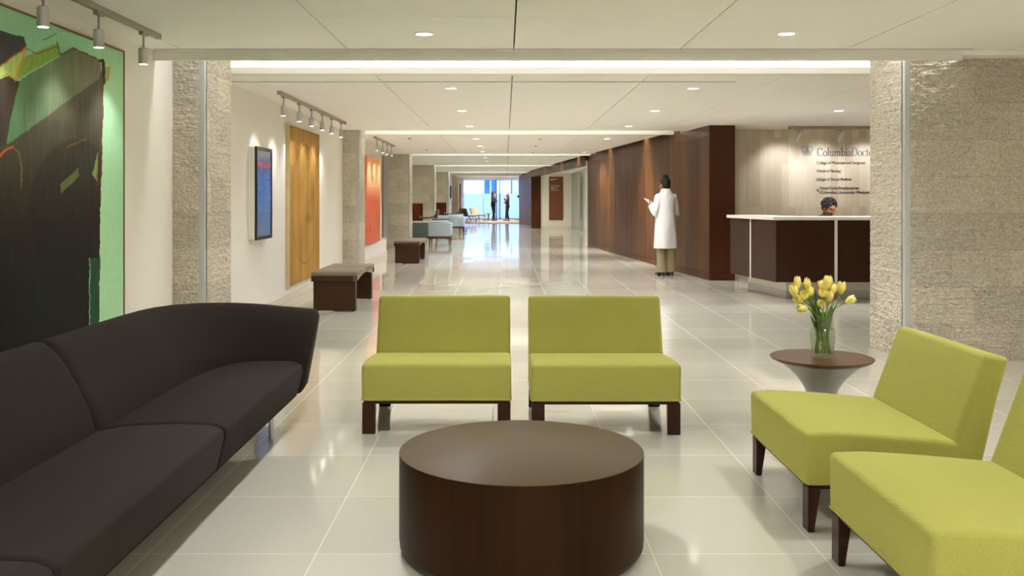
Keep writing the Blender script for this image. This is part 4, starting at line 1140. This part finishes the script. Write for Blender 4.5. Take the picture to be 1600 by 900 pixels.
for s_ in ([(.75, .62), (.75, 1.)], [(.0, .6), (.6, .6)], [(.0, .5), (.5, .5)], [(.1, .4), (.75, .4), (.76, .0)], [(.42, .34), (.42, .3)]):
    ribbon(mb, s_, .07, .07, .5, .115, o_, .006)
tag(mb.obj('hospital_emblem', M['dark_letters']), 'small dark line emblem left of the two lowest wall text lines', 'emblem')

# ------------------------------------------------------------------ sign by the glass doors
t = thing('wall_sign', 'tall brown directory sign with small white lines beside the glass doors', 'sign', (2.165, 40.1, .36))
bd = MB().box((-.302, -.03, 0), (.302, 0, 1.86), .003, 2).obj('board', M['sign_brown'], t)
def bar(x0, x1, z, h=.018): sg.box((x0, -.034, z), (x1, -.029, z+h))
sg = MB().box((-.27, -.034, 1.70), (-.255, -.029, 1.76)); sg.obj('emblem', M['sign_white'], bd); sg = MB(); bar(-.225, .03, 1.74, .022); bar(-.225, -.13, 1.70)
for z, ws in ((1.46, (.12, .13, .14)), (1.375, (.09, .10, .12)), (1.34, (.13,)), (1.27, (.11, .12, .11))):
    sg.obj('text_line', M['sign_white'], bd); sg = MB(); x = -.22
    for w_ in ws: bar(x, x+w_-.015, z, .02); x += w_
sg.obj('text_line', M['sign_white'], bd)
t = thing('intercom_panel', 'small dark square call panel on the right of the far frosted glass', 'wall panel', (.80, 57.24, 1.41))
MB().box((-.075, -.03, -.085), (.075, .03, .085), .008, 2).obj('housing', M['panel_grey'], t)
MB().box((-.06, -.034, -.06), (.06, -.029, .07)).obj('face', M['darkmetal'], t)

# ------------------------------------------------------------------ far seating
def lounge_sofa(label, loc, grey):
    t = thing('lounge_sofa', label, 'sofa', loc, 0, 'pale blue lounge sofas by the columns')
    # local: x to the right, y away from the camera
    B, G2 = M['blue'], M['greyfab'] if grey else M['blue']
    MB().box((-.62, 0, .25), (0, .85, .62), .03, 3).obj('side_block', B, t, True, 60)
    MB().box((-1.3, .02, .225), (-.622, .16, .625), .02, 3).obj('back_panel', G2, t, True, 60)
    MB().box((-1.28, .165, .25), (-.63, .85, .56), .04, 3).obj('seat_cushion', M['blue2'], t, True, 60)
    MB().box((-1.2, .17, .55), (-.60, .34, .665), .04, 3).obj('cushion', M['blue2'], t, True, 60)
    MB().box((-.60, .03, .61), (-.06, .45, .68), .03, 3).obj('cushion', M['blue2'], t, True, 60)
    MB().box((-.55, .3, .62), (-.04, .6, .73), .03, 3).obj('cushion', M['greyfab'], t, True, 60)
    ap = MB()
    for y in (.03, .80):
        pts = [(-.62, .25), (-.62, .20), (-.55, .17)]+[(-.55+.5*k/8, .17+.03*math.sin(PI*k/8)) for k in range(1, 8)]+[(-.05, .17), (-.01, .2), (-.01, .25)]
        ap.prism([(x, z) for x, z in pts], y, y+.03, 'Y')
        ap.box((-1.28, y, .195), (-.62, y+.03, .225))
    ap.box((-.62, .03, .2), (-.59, .83, .25)).box((-.05, .03, .2), (-.02, .83, .25)); ap.obj('frame', M['chair_wood'], t)
    for x, y in ((-.58, .05), (-.04, .05), (-.58, .80), (-.04, .80), (-1.25, .80), (-1.25, .05)):
        MB().tube([(x, y, 0), (x*1.0, y, .25)], [.014, .026], 10).obj('leg', M['chair_wood'], t, True)
    return t
lounge_sofa('pale blue lounge sofa with slate grey back nearest the second bench', (-1.50, 25.5, 0), True)
lounge_sofa('pale blue lounge sofa farther down the corridor behind the grey backed one', (-1.52, 34.2, 0), False)
def carrel(label, x0, x1, y0, z):
    t = thing('study_desk', label, 'desk', (x0, y0, 0), 0, 'dark red wood desks at the columns')
    W_ = x1-x0
    MB().box((0, 0, 0), (W_, .04, z)).obj('side_panel', M['red_wood'], t)
    MB().box((0, 1.2, 0), (W_, 1.24, z)).obj('side_panel', M['red_wood'], t)
    MB().box((0, .04, 0), (.03, 1.2, z)).obj('back_panel', M['red_wood'], t)
    MB().box((.03, .04, .70), (W_-.002, 1.2, .735)).obj('desktop', M['red_wood'], t)
    MB().box((.03, .04, z-.3), (W_*.6, 1.2, z-.27)).obj('shelf', M['red_wood'], t)
carrel('dark red wood study desk beyond the third stone column', -2.95, -2.64, 28.6, 1.13)
carrel('dark red wood study desk beyond the fourth stone column', -2.76, -2.36, 36.0, 1.12)
def armchair(label, loc, rz):
    t = thing('wooden_armchair', label, 'chair', loc, rz, 'wooden armchairs at the desks')
    # faces -X
    MB().box((-.24, -.24, .40), (.22, .24, .46), .02, 3).obj('seat', M['greyfab'], t, True, 60)
    MB().box((-.22, -.23, .36), (.22, .23, .40)).obj('seat_frame', M['chair_wood'], t)
    for y in (-.25, .25):
        MB().tube([(-.22, y, 0), (-.215, y, .4), (-.21, y, .68)], [.016, .022, .02], 8).obj('leg', M['chair_wood'], t, True)
        MB().tube([(.27, y, 0), (.22, y, .45), (.25, y*.98, .72), (.30, y*.9, .90)], [.016, .025, .03, .03], 8).obj('leg', M['chair_wood'], t, True)
        MB().tube([(-.23, y, .69), (0, y*1.05, .685), (.2, y, .72), (.28, y*.95, .82)], [(.016, .03), (.016, .035), (.02, .04), (.03, .04)], 8).obj('armrest', M['chair_wood'], t, True)
    MB().tube([(.27, -.25, .84), (.325, -.1, .86), (.325, .1, .86), (.27, .25, .84)], [(.09, .02)]*4, 10, up=(0, 0, 1)).obj('backrest', M['chair_wood'], t, True)
armchair('wooden armchair with curved back at the nearer study desk', (-2.41, 29.0, 0), 0)
armchair('wooden armchair with curved back at the farther study desk', (-2.06, 36.5, 0), .1)
def cream_chair(label, loc, rz):
    t = thing('lounge_chair', label, 'chair', loc, rz, 'cream lounge chairs before the glass')
    # faces -Y
    MB().box((-.3, -.3, .33), (.3, .28, .41), .025, 3).obj('seat', M['cream'], t, True, 60)
    R = Matrix.Rotation(math.radians(-17), 3, 'X')
    MB().box((-.3, .22, .36), (.3, .28, .76), .02, 3, rot=R, piv=Vector((0, .25, .36))).obj('backrest', M['cream'], t, True, 60)
    MB().box((-.305, .281, .33), (.305, .305, .77), .01, 2, rot=R, piv=Vector((0, .25, .36))).obj('back_shell', M['brown_fab'], t, True, 60)
    MB().box((-.29, -.29, .30), (.29, .30, .33)).obj('seat_frame', M['chair_wood'], t)
    for x in (-.26, .26):
        MB().tube([(x, -.30, 0), (x, -.22, .32)], [.012, .02], 8).obj('leg', M['chair_wood'], t, True)
        MB().tube([(x, .38, 0), (x, .16, .32)], [.012, .02], 8).obj('leg', M['chair_wood'], t, True)
cream_chair('lounge chair showing its brown back at the far frosted glass', (-2.0, 51.0, 0), math.radians(128))
cream_chair('lounge chair showing its cream front at the far frosted glass', (-1.52, 52.6, 0), math.radians(52))
t = thing('side_table', 'tiny white pedestal table by the woman with long brown hair', 'side table', (-1.0, 54.4, 0))
MB().lathe([(.001, .40), (.24, .40), (.25, .41), (.25, .42), (.001, .42)], n=40).obj('tabletop', M['brown_fab'], t, True, 30)
MB().lathe([(.16, 0), (.15, .015), (.07, .05), (.05, .2), (.06, .36), (.1, .40)], n=32).obj('pedestal', M['white'], t, True, 60)

# ------------------------------------------------------------------ people
def skin_mat(name, c): 
    m, nt, b = new_mat(name)
    f = noise_n(nt, coords(nt), 25, 3)
    nt.links.new(mixc(nt, f, tuple(q*.92 for q in c), tuple(q*1.06 for q in c)), b.inputs['Base Color'])
    b.inputs['Roughness'].default_value = .5; b.inputs['Subsurface Weight'].default_value = .06
    b.inputs['Subsurface Radius'].default_value = (.01, .004, .002)
    return m
M['skin_a'] = skin_mat('brown_skin', srgb(140, 88, 58)); M['skin_b'] = skin_mat('tan_skin', srgb(150, 96, 64)); M['skin_c'] = skin_mat('fair_skin', srgb(206, 158, 132))
M['hair_dark'] = pmat('dark_hair', srgb(20, 15, 13), .8, amt=.4, scale=40, bump=.6, bscale=120, bdist=.004)
M['hair_brown'] = pmat('brown_hair', srgb(66, 42, 28), .5, amt=.3, scale=40, stretch=(1, 1, .2))
M['hair_blond'] = pmat('blond_hair', srgb(206, 174, 122), .5, amt=.2, scale=40, stretch=(1, 1, .2))
M['coat'] = pmat('white_coat', srgb(236, 234, 230), .75, amt=.02, scale=6, stretch=(1, 1, .45), bump=.5, bscale=11, bdist=.03)
M['khaki'] = pmat('khaki_trousers', srgb(152, 138, 104), .8, amt=.08, scale=20)
M['blackcloth'] = pmat('black_cloth', srgb(26, 25, 28), .8, amt=.2, scale=20)
M['maroon'] = pmat('maroon_cloth', srgb(84, 26, 42), .8, amt=.15, scale=20)
M['shoe'] = pmat('black_leather', srgb(20, 19, 20), .35)
M['lip'] = pmat('lips', srgb(128, 62, 52), .45); M['eye'] = pmat('dark_eyes', srgb(18, 13, 11), .25)
M['paper'] = pmat('white_paper', srgb(245, 244, 240), .6, amt=.01)

def head(mb, c, R, s=1.):
    c = Vector(c)
    P = lambda x, y, z: c+R @ (Vector((x, y, z))*s)
    E = lambda p, r: mb.ell(P(*p), tuple(q*s for q in r), R)
    E((0, -.012, .03), (.075, .094, .083)); E((0, .022, -.035), (.060, .066, .068)); E((0, .066, -.083), (.024, .022, .022))
    E((0, .07, .032), (.05, .020, .013)); E((0, .083, -.052), (.023, .011, .011)); E((0, .03, -.075), (.045, .05, .03))
    for x in (-1, 1):
        E((x*.036, .058, -.018), (.026, .024, .026)); E((x*.076, -.008, -.006), (.011, .02, .031)); E((x*.012, .098, -.028), (.009, .009, .008))
    mb.tube([P(0, .080, .02), P(0, .096, -.008), P(0, .106, -.027)], [.008*s, .010*s, .012*s], 10)
    mb.tube([P(0, -.03, -.02), P(0, -.035, -.10), P(0, -.04, -.155)], [.052*s, .05*s, .056*s], 14)
def face_mats(me, c, R, s=1.):
    c = Vector(c); Ri = R.inverted()
    for p in me.polygons:
        q = (Ri @ (p.center-c))/s
        if q.y < .06: continue
        if abs(abs(q.x)-.031) < .013 and abs(q.z-.009) < .0055: p.material_index = 2
        elif abs(q.x) < .024 and abs(q.z+.053) < .0085: p.material_index = 1
        elif abs(abs(q.x)-.032) < .019 and abs(q.z-.031-.004*(abs(q.x)-.03)/.02) < .0035: p.material_index = 2
def hand(mb, wr, d, nm, side, curl, s=1.):
    wr, d, nm = Vector(wr), Vector(d).normalized(), Vector(nm).normalized()
    nm = (nm-d*nm.dot(d)).normalized(); x = d.cross(nm)*side
    mb.tube([wr-d*.01, wr+d*.03*s, wr+d*.085*s], [(.024*s, .017*s), (.036*s, .016*s), (.040*s, .013*s)], 12, up=x)
    for k, (o, L) in enumerate(((-.030, .062), (-.0105, .074), (.0095, .080), (.029, .072))):
        p = wr+d*.08*s+x*o*s; pts = [p]; a = curl*.5
        for q in (.45, .32, .23):
            p = p+(d*math.cos(a)+nm*math.sin(a))*L*q*s; pts.append(p); a += curl
        mb.tube(pts, [.0088*s, .0085*s, .008*s, .0065*s], 8)
    p = wr+d*.02*s+x*.028*s
    mb.tube([p, p+(d*.55+x*.75+nm*.25).normalized()*.036*s, p+(d*.55+x*.75+nm*.25).normalized()*.036*s+(d*.85+x*.2+nm*.4).normalized()*.028*s, p+(d*.55+x*.75+nm*.25).normalized()*.036*s+(d*.85+x*.1+nm*.5).normalized()*.05*s], [.012*s, .0115*s, .010*s, .008*s], 8)
def eloft(mb, rs, n=28, fold=0., nf=7):
    rg = []
    for z, x, y, rx, ry in rs:
        f = fold*max(0, min(1, (1.05-z)/.5))
        rg.append([(x+(rx+f*math.sin(nf*a))*math.cos(a), y+(ry+f*math.sin(nf*a+1))*math.sin(a), z) for a in [2*PI*k/n for k in range(n)]])
    mb.rings(rg, True)
def body(J, mats, hc, hR, s, voxel, hands):
    mb = MB(); head(mb, hc, hR, s)
    eloft(mb, J['torso'])
    for a in J['arms']: mb.tube(a, [.052*s, .046*s, .038*s, .034*s, .026*s][:len(a)] if len(a) == 5 else [.052*s, .04*s, .026*s], 12)
    for l in J['legs']: mb.tube(l, [.082*s, .075*s, .056*s, .052*s, .036*s], 14)
    for f in J['feet']: mb.tube(f, [(.034*s, .034*s), (.036*s, .03*s), (.04*s, .02*s), (.03*s, .014*s)], 12)
    for h in hands: hand(mb, *h)
    me = fuse(mb, voxel, 3)
    for m_ in mats: me.materials.append(m_)
    face_mats(me, hc, hR, s)
    return me
def child(nm, mb, vox, mat, par, it=5):
    me = fuse(mb, vox, it); me.materials.append(mat); return link(nm, me, par)

# the woman in the white coat, walking away by the wood wall
def limb5(a, b, c): a, b, c = Vector(a), Vector(b), Vector(c); return [a, a.lerp(b, .5), b, b.lerp(c, .5), c]
p = fl(1040, 430.5)
t = thing('person', 'person in long white coat and khaki trousers seen from behind by the wood wall', 'person', (p.x, p.y, 0), math.radians(22))
RI = Matrix.Rotation(math.radians(14), 3, 'Z') @ Matrix.Rotation(math.radians(-10), 3, 'X')
hc = (-.005, .03, 1.515)
la = limb5((-.145, -.01, 1.31), (-.208, -.01, 1.03), (-.165, .20, 1.175)); ra = limb5((.145, -.01, 1.31), (.198, -.03, 1.04), (.10, .20, 1.10))
ll = limb5((-.085, 0, .86), (-.085, .02, .47), (-.085, -.01, .10)); rl = limb5((.085, 0, .86), (.085, .02, .47), (.085, -.02, .10))
J = {'torso': [(.80, 0, 0, .15, .11), (.90, 0, 0, .165, .115), (1.05, 0, 0, .13, .10), (1.2, 0, .01, .15, .105), (1.32, 0, -.005, .165, .085), (1.37, 0, -.01, .09, .06), (1.40, 0, -.01, .055, .05)],
     'arms': [la, ra], 'legs': [ll, rl], 'feet': [[(x, y0-.02, .085), (x, y0+.05, .065), (x, y0+.13, .03), (x, y0+.19, .022)] for x, y0 in ((-.085, -.02), (.085, -.03))]}
me = body(J, [M['skin_a'], M['lip'], M['eye']], hc, RI, 1., .0065, [((-.165, .20, 1.175), (.1, .75, .6), (1, .1, .3), 1, .5), ((.10, .20, 1.10), (-.6, .7, .3), (-.3, -.2, 1), -1, .5)])
link('body', me, t)
mb = MB()
eloft(mb, [(.457, 0, -.005, .218, .165), (.6, 0, -.005, .208, .158), (.8, 0, -.005, .198, .15), (.95, 0, 0, .185, .142), (1.08, 0, 0, .172, .128), (1.2, 0, .0, .182, .128), (1.28, 0, -.005, .192, .115), (1.33, 0, -.01, .178, .096), (1.36, 0, -.012, .145, .084), (1.39, 0, -.012, .105, .076), (1.415, 0, -.01, .078, .07), (1.43, 0, -.008, .074, .066)], 36, .007, 6)
for a in (la, ra):
    b = [Vector(q) for q in a]; b[-1] = b[-2].lerp(b[-1], .85)
    mb.ell(b[0]+Vector((0, 0, -.005)), (.066, .07, .066)); mb.tube(b, [.064, .064, .062, .055, .05], 14)
ct_ = child('coat', mb, .007, M['coat'], t, 4)
cl_ = MB().rings([[(r*math.cos(2*PI*k/32), -.010+r*.9*math.sin(2*PI*k/32), z) for k in range(32)] for r, z in ((.098, 1.392), (.092, 1.415), (.080, 1.447), (.074, 1.450), (.074, 1.40))], False)
cl_.obj('collar', M['coat'], ct_, True)
for x, y0 in ((-.085, -.01), (.085, -.02)):
    mb = MB().tube([(x*1.02, 0, .80), (x*1.02, .01, .5), (x*1.03, y0, .25), (x*1.05, y0-.005, .06)], [(.083, .083), (.074, .076), (.072, .078), (.076, .088)], 18)
    child('trouser_leg', mb, .008, M['khaki'], t, 3)
    mb = MB().tube([(x, y0-.045, .075), (x, y0+.0, .068), (x, y0+.09, .034), (x, y0+.16, .022), (x, y0+.195, .018)], [(.032, .03), (.036, .028), (.041, .024), (.036, .018), (.016, .012)], 14, up=(1, 0, 0))
    mb.tube([(x, y0-.045, .055), (x, y0-.05, 0)], [.026, .018], 10)
    mb.box((x-.033, y0+.06, 0), (x+.033, y0+.17, .02))
    child('shoe', mb, .005, M['shoe'], t, 2)
mb = MB()
c_ = Vector(hc)
mb.ell(c_+RI @ Vector((0, -.03, .038)), (.086, .094, .088), RI); mb.ell(c_+RI @ Vector((0, -.055, -.02)), (.07, .055, .06), RI); mb.ell(c_+RI @ Vector((.0, -.045, .115)), (.058, .055, .05), RI)
for k in range(14):
    a = k*2.4; mb.ell(c_+RI @ Vector((.03*math.cos(a), -.045+.03*math.sin(a), .13+.02*math.sin(k*1.7))), (.022, .022, .02))
child('hair', mb, .006, M['hair_dark'], t, 2)
Mx = Matrix.Rotation(math.radians(22), 4, 'Z')
pp = Vector((p.x, p.y, 0))+(Mx @ Vector((-.125, .315, 1.235)))
pa = MB().box((-.07, -.10, -.001), (.07, .10, .001), rot=None)
o = pa.obj('sheet_of_paper', M['paper']); o.location = pp; o.rotation_euler = (math.radians(28), math.radians(14), math.radians(30))
tag(o, 'white sheet of paper held in the left hand of the person in the white coat', 'paper')

# two people talking before the frosted glass
def standing(label, loc, rz, s, hair_m, top_m, arms, hands, hairf, hrot=0.):
    t = thing('person', label, 'person', loc, rz)
    S = lambda v: tuple(q*s for q in v)
    R = Matrix.Rotation(hrot, 3, 'Z') @ Matrix.Rotation(math.radians(-6), 3, 'X'); hc = Vector(S((0, .02, 1.545)))
    legs = [limb5(S((-.08, 0, .86)), S((-.085, .03, .47)), S((-.10, -.04, .09))), limb5(S((.08, 0, .86)), S((.085, .05, .48)), S((.09, .08, .09)))]
    AR = [limb5(*[S(q) for q in a]) for a in arms]
    J = {'torso': [tuple(q*s for q in r) for r in [(.80, 0, 0, .15, .11), (.90, 0, 0, .16, .115), (1.06, 0, .01, .125, .095), (1.22, 0, .01, .148, .105), (1.34, 0, -.005, .16, .08), (1.39, 0, -.01, .09, .06), (1.42, 0, -.01, .055, .05)]],
         'arms': AR, 'legs': legs, 'feet': [[Vector(l[-1])+Vector(S((0, q, z))) for q, z in ((-.02, -.02), (.06, -.045), (.13, -.062), (.18, -.068))] for l in legs]}
    me = body(J, [M['skin_c'], M['lip'], M['eye']], hc, R, s, .009, [(S(h[0]), h[1], h[2], h[3], h[4], s) for h in hands])
    link('body', me, t)
    mb = MB(); eloft(mb, [tuple(q*s for q in r) for r in [(.84, 0, 0, .172, .128), (.95, 0, 0, .165, .122), (1.06, 0, .01, .14, .11), (1.22, 0, .01, .162, .12), (1.33, 0, -.005, .172, .095), (1.385, 0, -.01, .10, .07), (1.41, 0, -.01, .066, .06)]])
    for a in AR: mb.tube(a[:4]+[a[3].lerp(a[4], .8)], [.064*s, .058*s, .052*s, .048*s, .042*s], 12)
    child('jacket', mb, .010, top_m, t, 3)
    mb = MB(); eloft(mb, [tuple(q*s for q in r) for r in [(.78, 0, 0, .16, .12), (.86, 0, 0, .168, .124), (.93, 0, 0, .16, .118)]])
    for l in legs: mb.tube(l[:4]+[l[3].lerp(l[4], .95)], [.092*s, .085*s, .068*s, .062*s, .056*s], 14)
    child('trousers', mb, .010, M['blackcloth'], t, 3)
    for l in legs:
        a = Vector(l[-1]); mb = MB().tube([a+Vector(S((0, q, z))) for q, z in ((-.045, -.045), (.03, -.045), (.11, -.062), (.19, -.072))], [(.036*s, .036*s), (.038*s, .036*s), (.042*s, .026*s), (.022*s, .016*s)], 12, up=(1, 0, 0))
        mb.box(a+Vector(S((-.03, -.07, -.09))), a+Vector(S((.03, -.02, -.04)))); mb.box(a+Vector(S((-.03, .04, -.09))), a+Vector(S((.03, .16, -.07))))
        child('shoe', mb, .008, M['shoe'], t, 2)
    mb = MB(); hairf(mb, hc, R, s); child('hair', mb, .008, hair_m, t, 3)
def hair_long(mb, c, R, s):
    E = lambda p, r: mb.ell(c+R @ (Vector(p)*s), tuple(q*s for q in r), R)
    E((0, -.028, .045), (.088, .096, .085)); E((0, -.06, -.03), (.095, .07, .10)); E((0, -.07, -.12), (.10, .05, .09))
    for x in (-1, 1): E((x*.075, -.01, -.05), (.03, .05, .11)); E((x*.08, -.03, -.13), (.03, .04, .06))
def hair_pony(mb, c, R, s):
    E = lambda p, r: mb.ell(c+R @ (Vector(p)*s), tuple(q*s for q in r), R)
    E((0, -.026, .043), (.085, .094, .082)); E((0, -.06, -.02), (.08, .055, .08)); E((0, -.085, -.12), (.07, .04, .11)); E((0, -.08, -.21), (.05, .03, .07))
standing('person with long brown hair in dark clothes facing right before the frosted glass', ((770.5-VX)*53.8/F, 53.8, 0), math.radians(-105), 1.05, M['hair_brown'], M['blackcloth'],
         [((-.165, -.01, 1.345), (-.22, .06, 1.06), (.02, .24, 1.12)), ((.165, -.01, 1.345), (.225, .05, 1.07), (.0, .22, 1.06))],
         [((.02, .24, 1.12), (.95, .1, .1), (0, -1, .2), 1, .35), ((.0, .22, 1.06), (-.95, .1, .1), (0, -1, .2), -1, .35)], hair_long, .2)
standing('person with blond hair in a maroon top facing left before the frosted glass', ((793-VX)*53.8/F, 53.8, 0), math.radians(100), .955, M['hair_blond'], M['maroon'],
         [((-.165, -.01, 1.345), (-.20, .12, 1.12), (-.06, .22, 1.38)), ((.165, -.01, 1.345), (.215, .04, 1.07), (.04, .22, 1.10))],
         [((-.06, .22, 1.38), (.1, .1, 1), (.3, -1, 0), 1, .35), ((.04, .22, 1.10), (-.9, .3, .1), (0, -1, .3), -1, .35)], hair_pony)

# the receptionist behind the counter, seated on a task chair
rl_ = ((1291.5-VX)*13.2/F, 13.2)
t = thing('task_chair', 'black task chair behind the reception desk under the seated person', 'chair', (rl_[0]-.02, rl_[1]+.05, 0))
MB().box((-.24, -.24, .40), (.24, .24, .46), .03, 3).obj('seat', M['blackcloth'], t, True, 60)
MB().box((-.22, .27, .54), (.22, .32, .92), .025, 3).obj('backrest', M['blackcloth'], t, True, 60)
MB().tube([(0, .1, .385), (0, .30, .42), (0, .345, .6), (0, .335, .8)], .018, 10).obj('back_bracket', M['black'], t, True)
MB().cyl((0, 0, .06), (0, 0, .40), .028).obj('column', M['steel'], t, True)
for k in range(5):
    a = k*2*PI/5; MB().tube([(0, 0, .09), (.28*math.cos(a), .28*math.sin(a), .06)], [.025, .016], 8).obj('leg', M['black'], t, True)
    MB().ell((.28*math.cos(a), .28*math.sin(a), .028), (.028, .028, .028), u=12, v=8).obj('caster', M['black'], t, True)
t = thing('person', 'person with short dark curly hair seated behind the reception counter looking down', 'person', (rl_[0], rl_[1], 0), math.radians(-152))
R = Matrix.Rotation(math.radians(-6), 3, 'Z') @ Matrix.Rotation(math.radians(-20), 3, 'X'); hc = Vector((0, .05, 1.145))
AR = [limb5((-.16, 0, .995), (-.235, .08, .74), (-.12, .30, .765)), limb5((.16, 0, .995), (.235, .08, .74), (.12, .30, .765))]
LG = [limb5((-.085, 0, .53), (-.10, .42, .52), (-.10, .36, .09)), limb5((.085, 0, .53), (.10, .42, .52), (.10, .36, .09))]
J = {'torso': [(.47, 0, 0, .15, .12), (.56, 0, 0, .165, .12), (.72, 0, .0, .14, .11), (.87, 0, .01, .155, .11), (.97, 0, -.0, .165, .085), (1.02, 0, -.005, .10, .065), (1.05, 0, -.005, .055, .05)],
     'arms': AR, 'legs': LG, 'feet': [[Vector(l[-1])+Vector((0, q, z)) for q, z in ((-.02, -.02), (.06, -.045), (.13, -.062), (.18, -.068))] for l in LG]}
me = body(J, [M['skin_b'], M['lip'], M['eye']], hc, R, 1., .0055, [((-.12, .30, .765), (.4, .9, -.05), (.1, 0, -1), 1, .25), ((.12, .30, .765), (-.4, .9, -.05), (-.1, 0, -1), -1, .25)])
link('body', me, t)
mb = MB(); eloft(mb, [(.50, 0, 0, .185, .14), (.6, 0, 0, .18, .135), (.72, 0, 0, .16, .125), (.87, 0, .01, .172, .125), (.985, 0, 0, .18, .10), (1.035, 0, -.005, .135, .082), (1.065, 0, -.008, .075, .068)])
for a in AR: mb.tube([a[0]+Vector((0, 0, .012))]+a[1:4]+[a[3].lerp(a[4], .8)], [.064, .058, .054, .048, .042], 12)
child('blouse', mb, .008, M['blackcloth'], t, 3)
mb = MB()
for l in LG: mb.tube(l[:4]+[l[3].lerp(l[4], .95)], [.094, .088, .07, .064, .058], 14)
eloft(mb, [(.465, 0, 0, .17, .13), (.53, 0, 0, .175, .13), (.58, 0, 0, .165, .12)]); child('trousers', mb, .01, M['blackcloth'], t, 3)
for l in LG:
    a = Vector(l[-1]); mb = MB().tube([a+Vector((0, q, z)) for q, z in ((-.045, -.05), (.03, -.05), (.11, -.065), (.19, -.074))], [(.036, .036), (.038, .036), (.042, .024), (.022, .015)], 12, up=(1, 0, 0)); mb.box(a+Vector((-.03, -.07, -.09)), a+Vector((.03, .15, -.07))); child('shoe', mb, .007, M['shoe'], t, 2)
mb = MB(); rr = random.Random(5)
mb.ell(hc+R @ Vector((0, -.03, .055)), (.098, .10, .088), R); mb.ell(hc+R @ Vector((0, -.055, -.005)), (.085, .06, .06), R)
for k in range(260):
    a = rr.uniform(0, 2*PI); e = rr.uniform(-.25, PI/2); v_ = Vector((math.cos(e)*math.cos(a), math.cos(e)*math.sin(a), math.sin(e)))
    if v_.y > .62 and v_.z < .45: continue
    mb.ell(hc+R @ (Vector((0, -.028, .055))+Vector((v_.x*.103, v_.y*.103, v_.z*.096))), (.013, .013, .012), u=8, v=6)
child('hair', mb, .006, M['hair_dark'], t, 1)
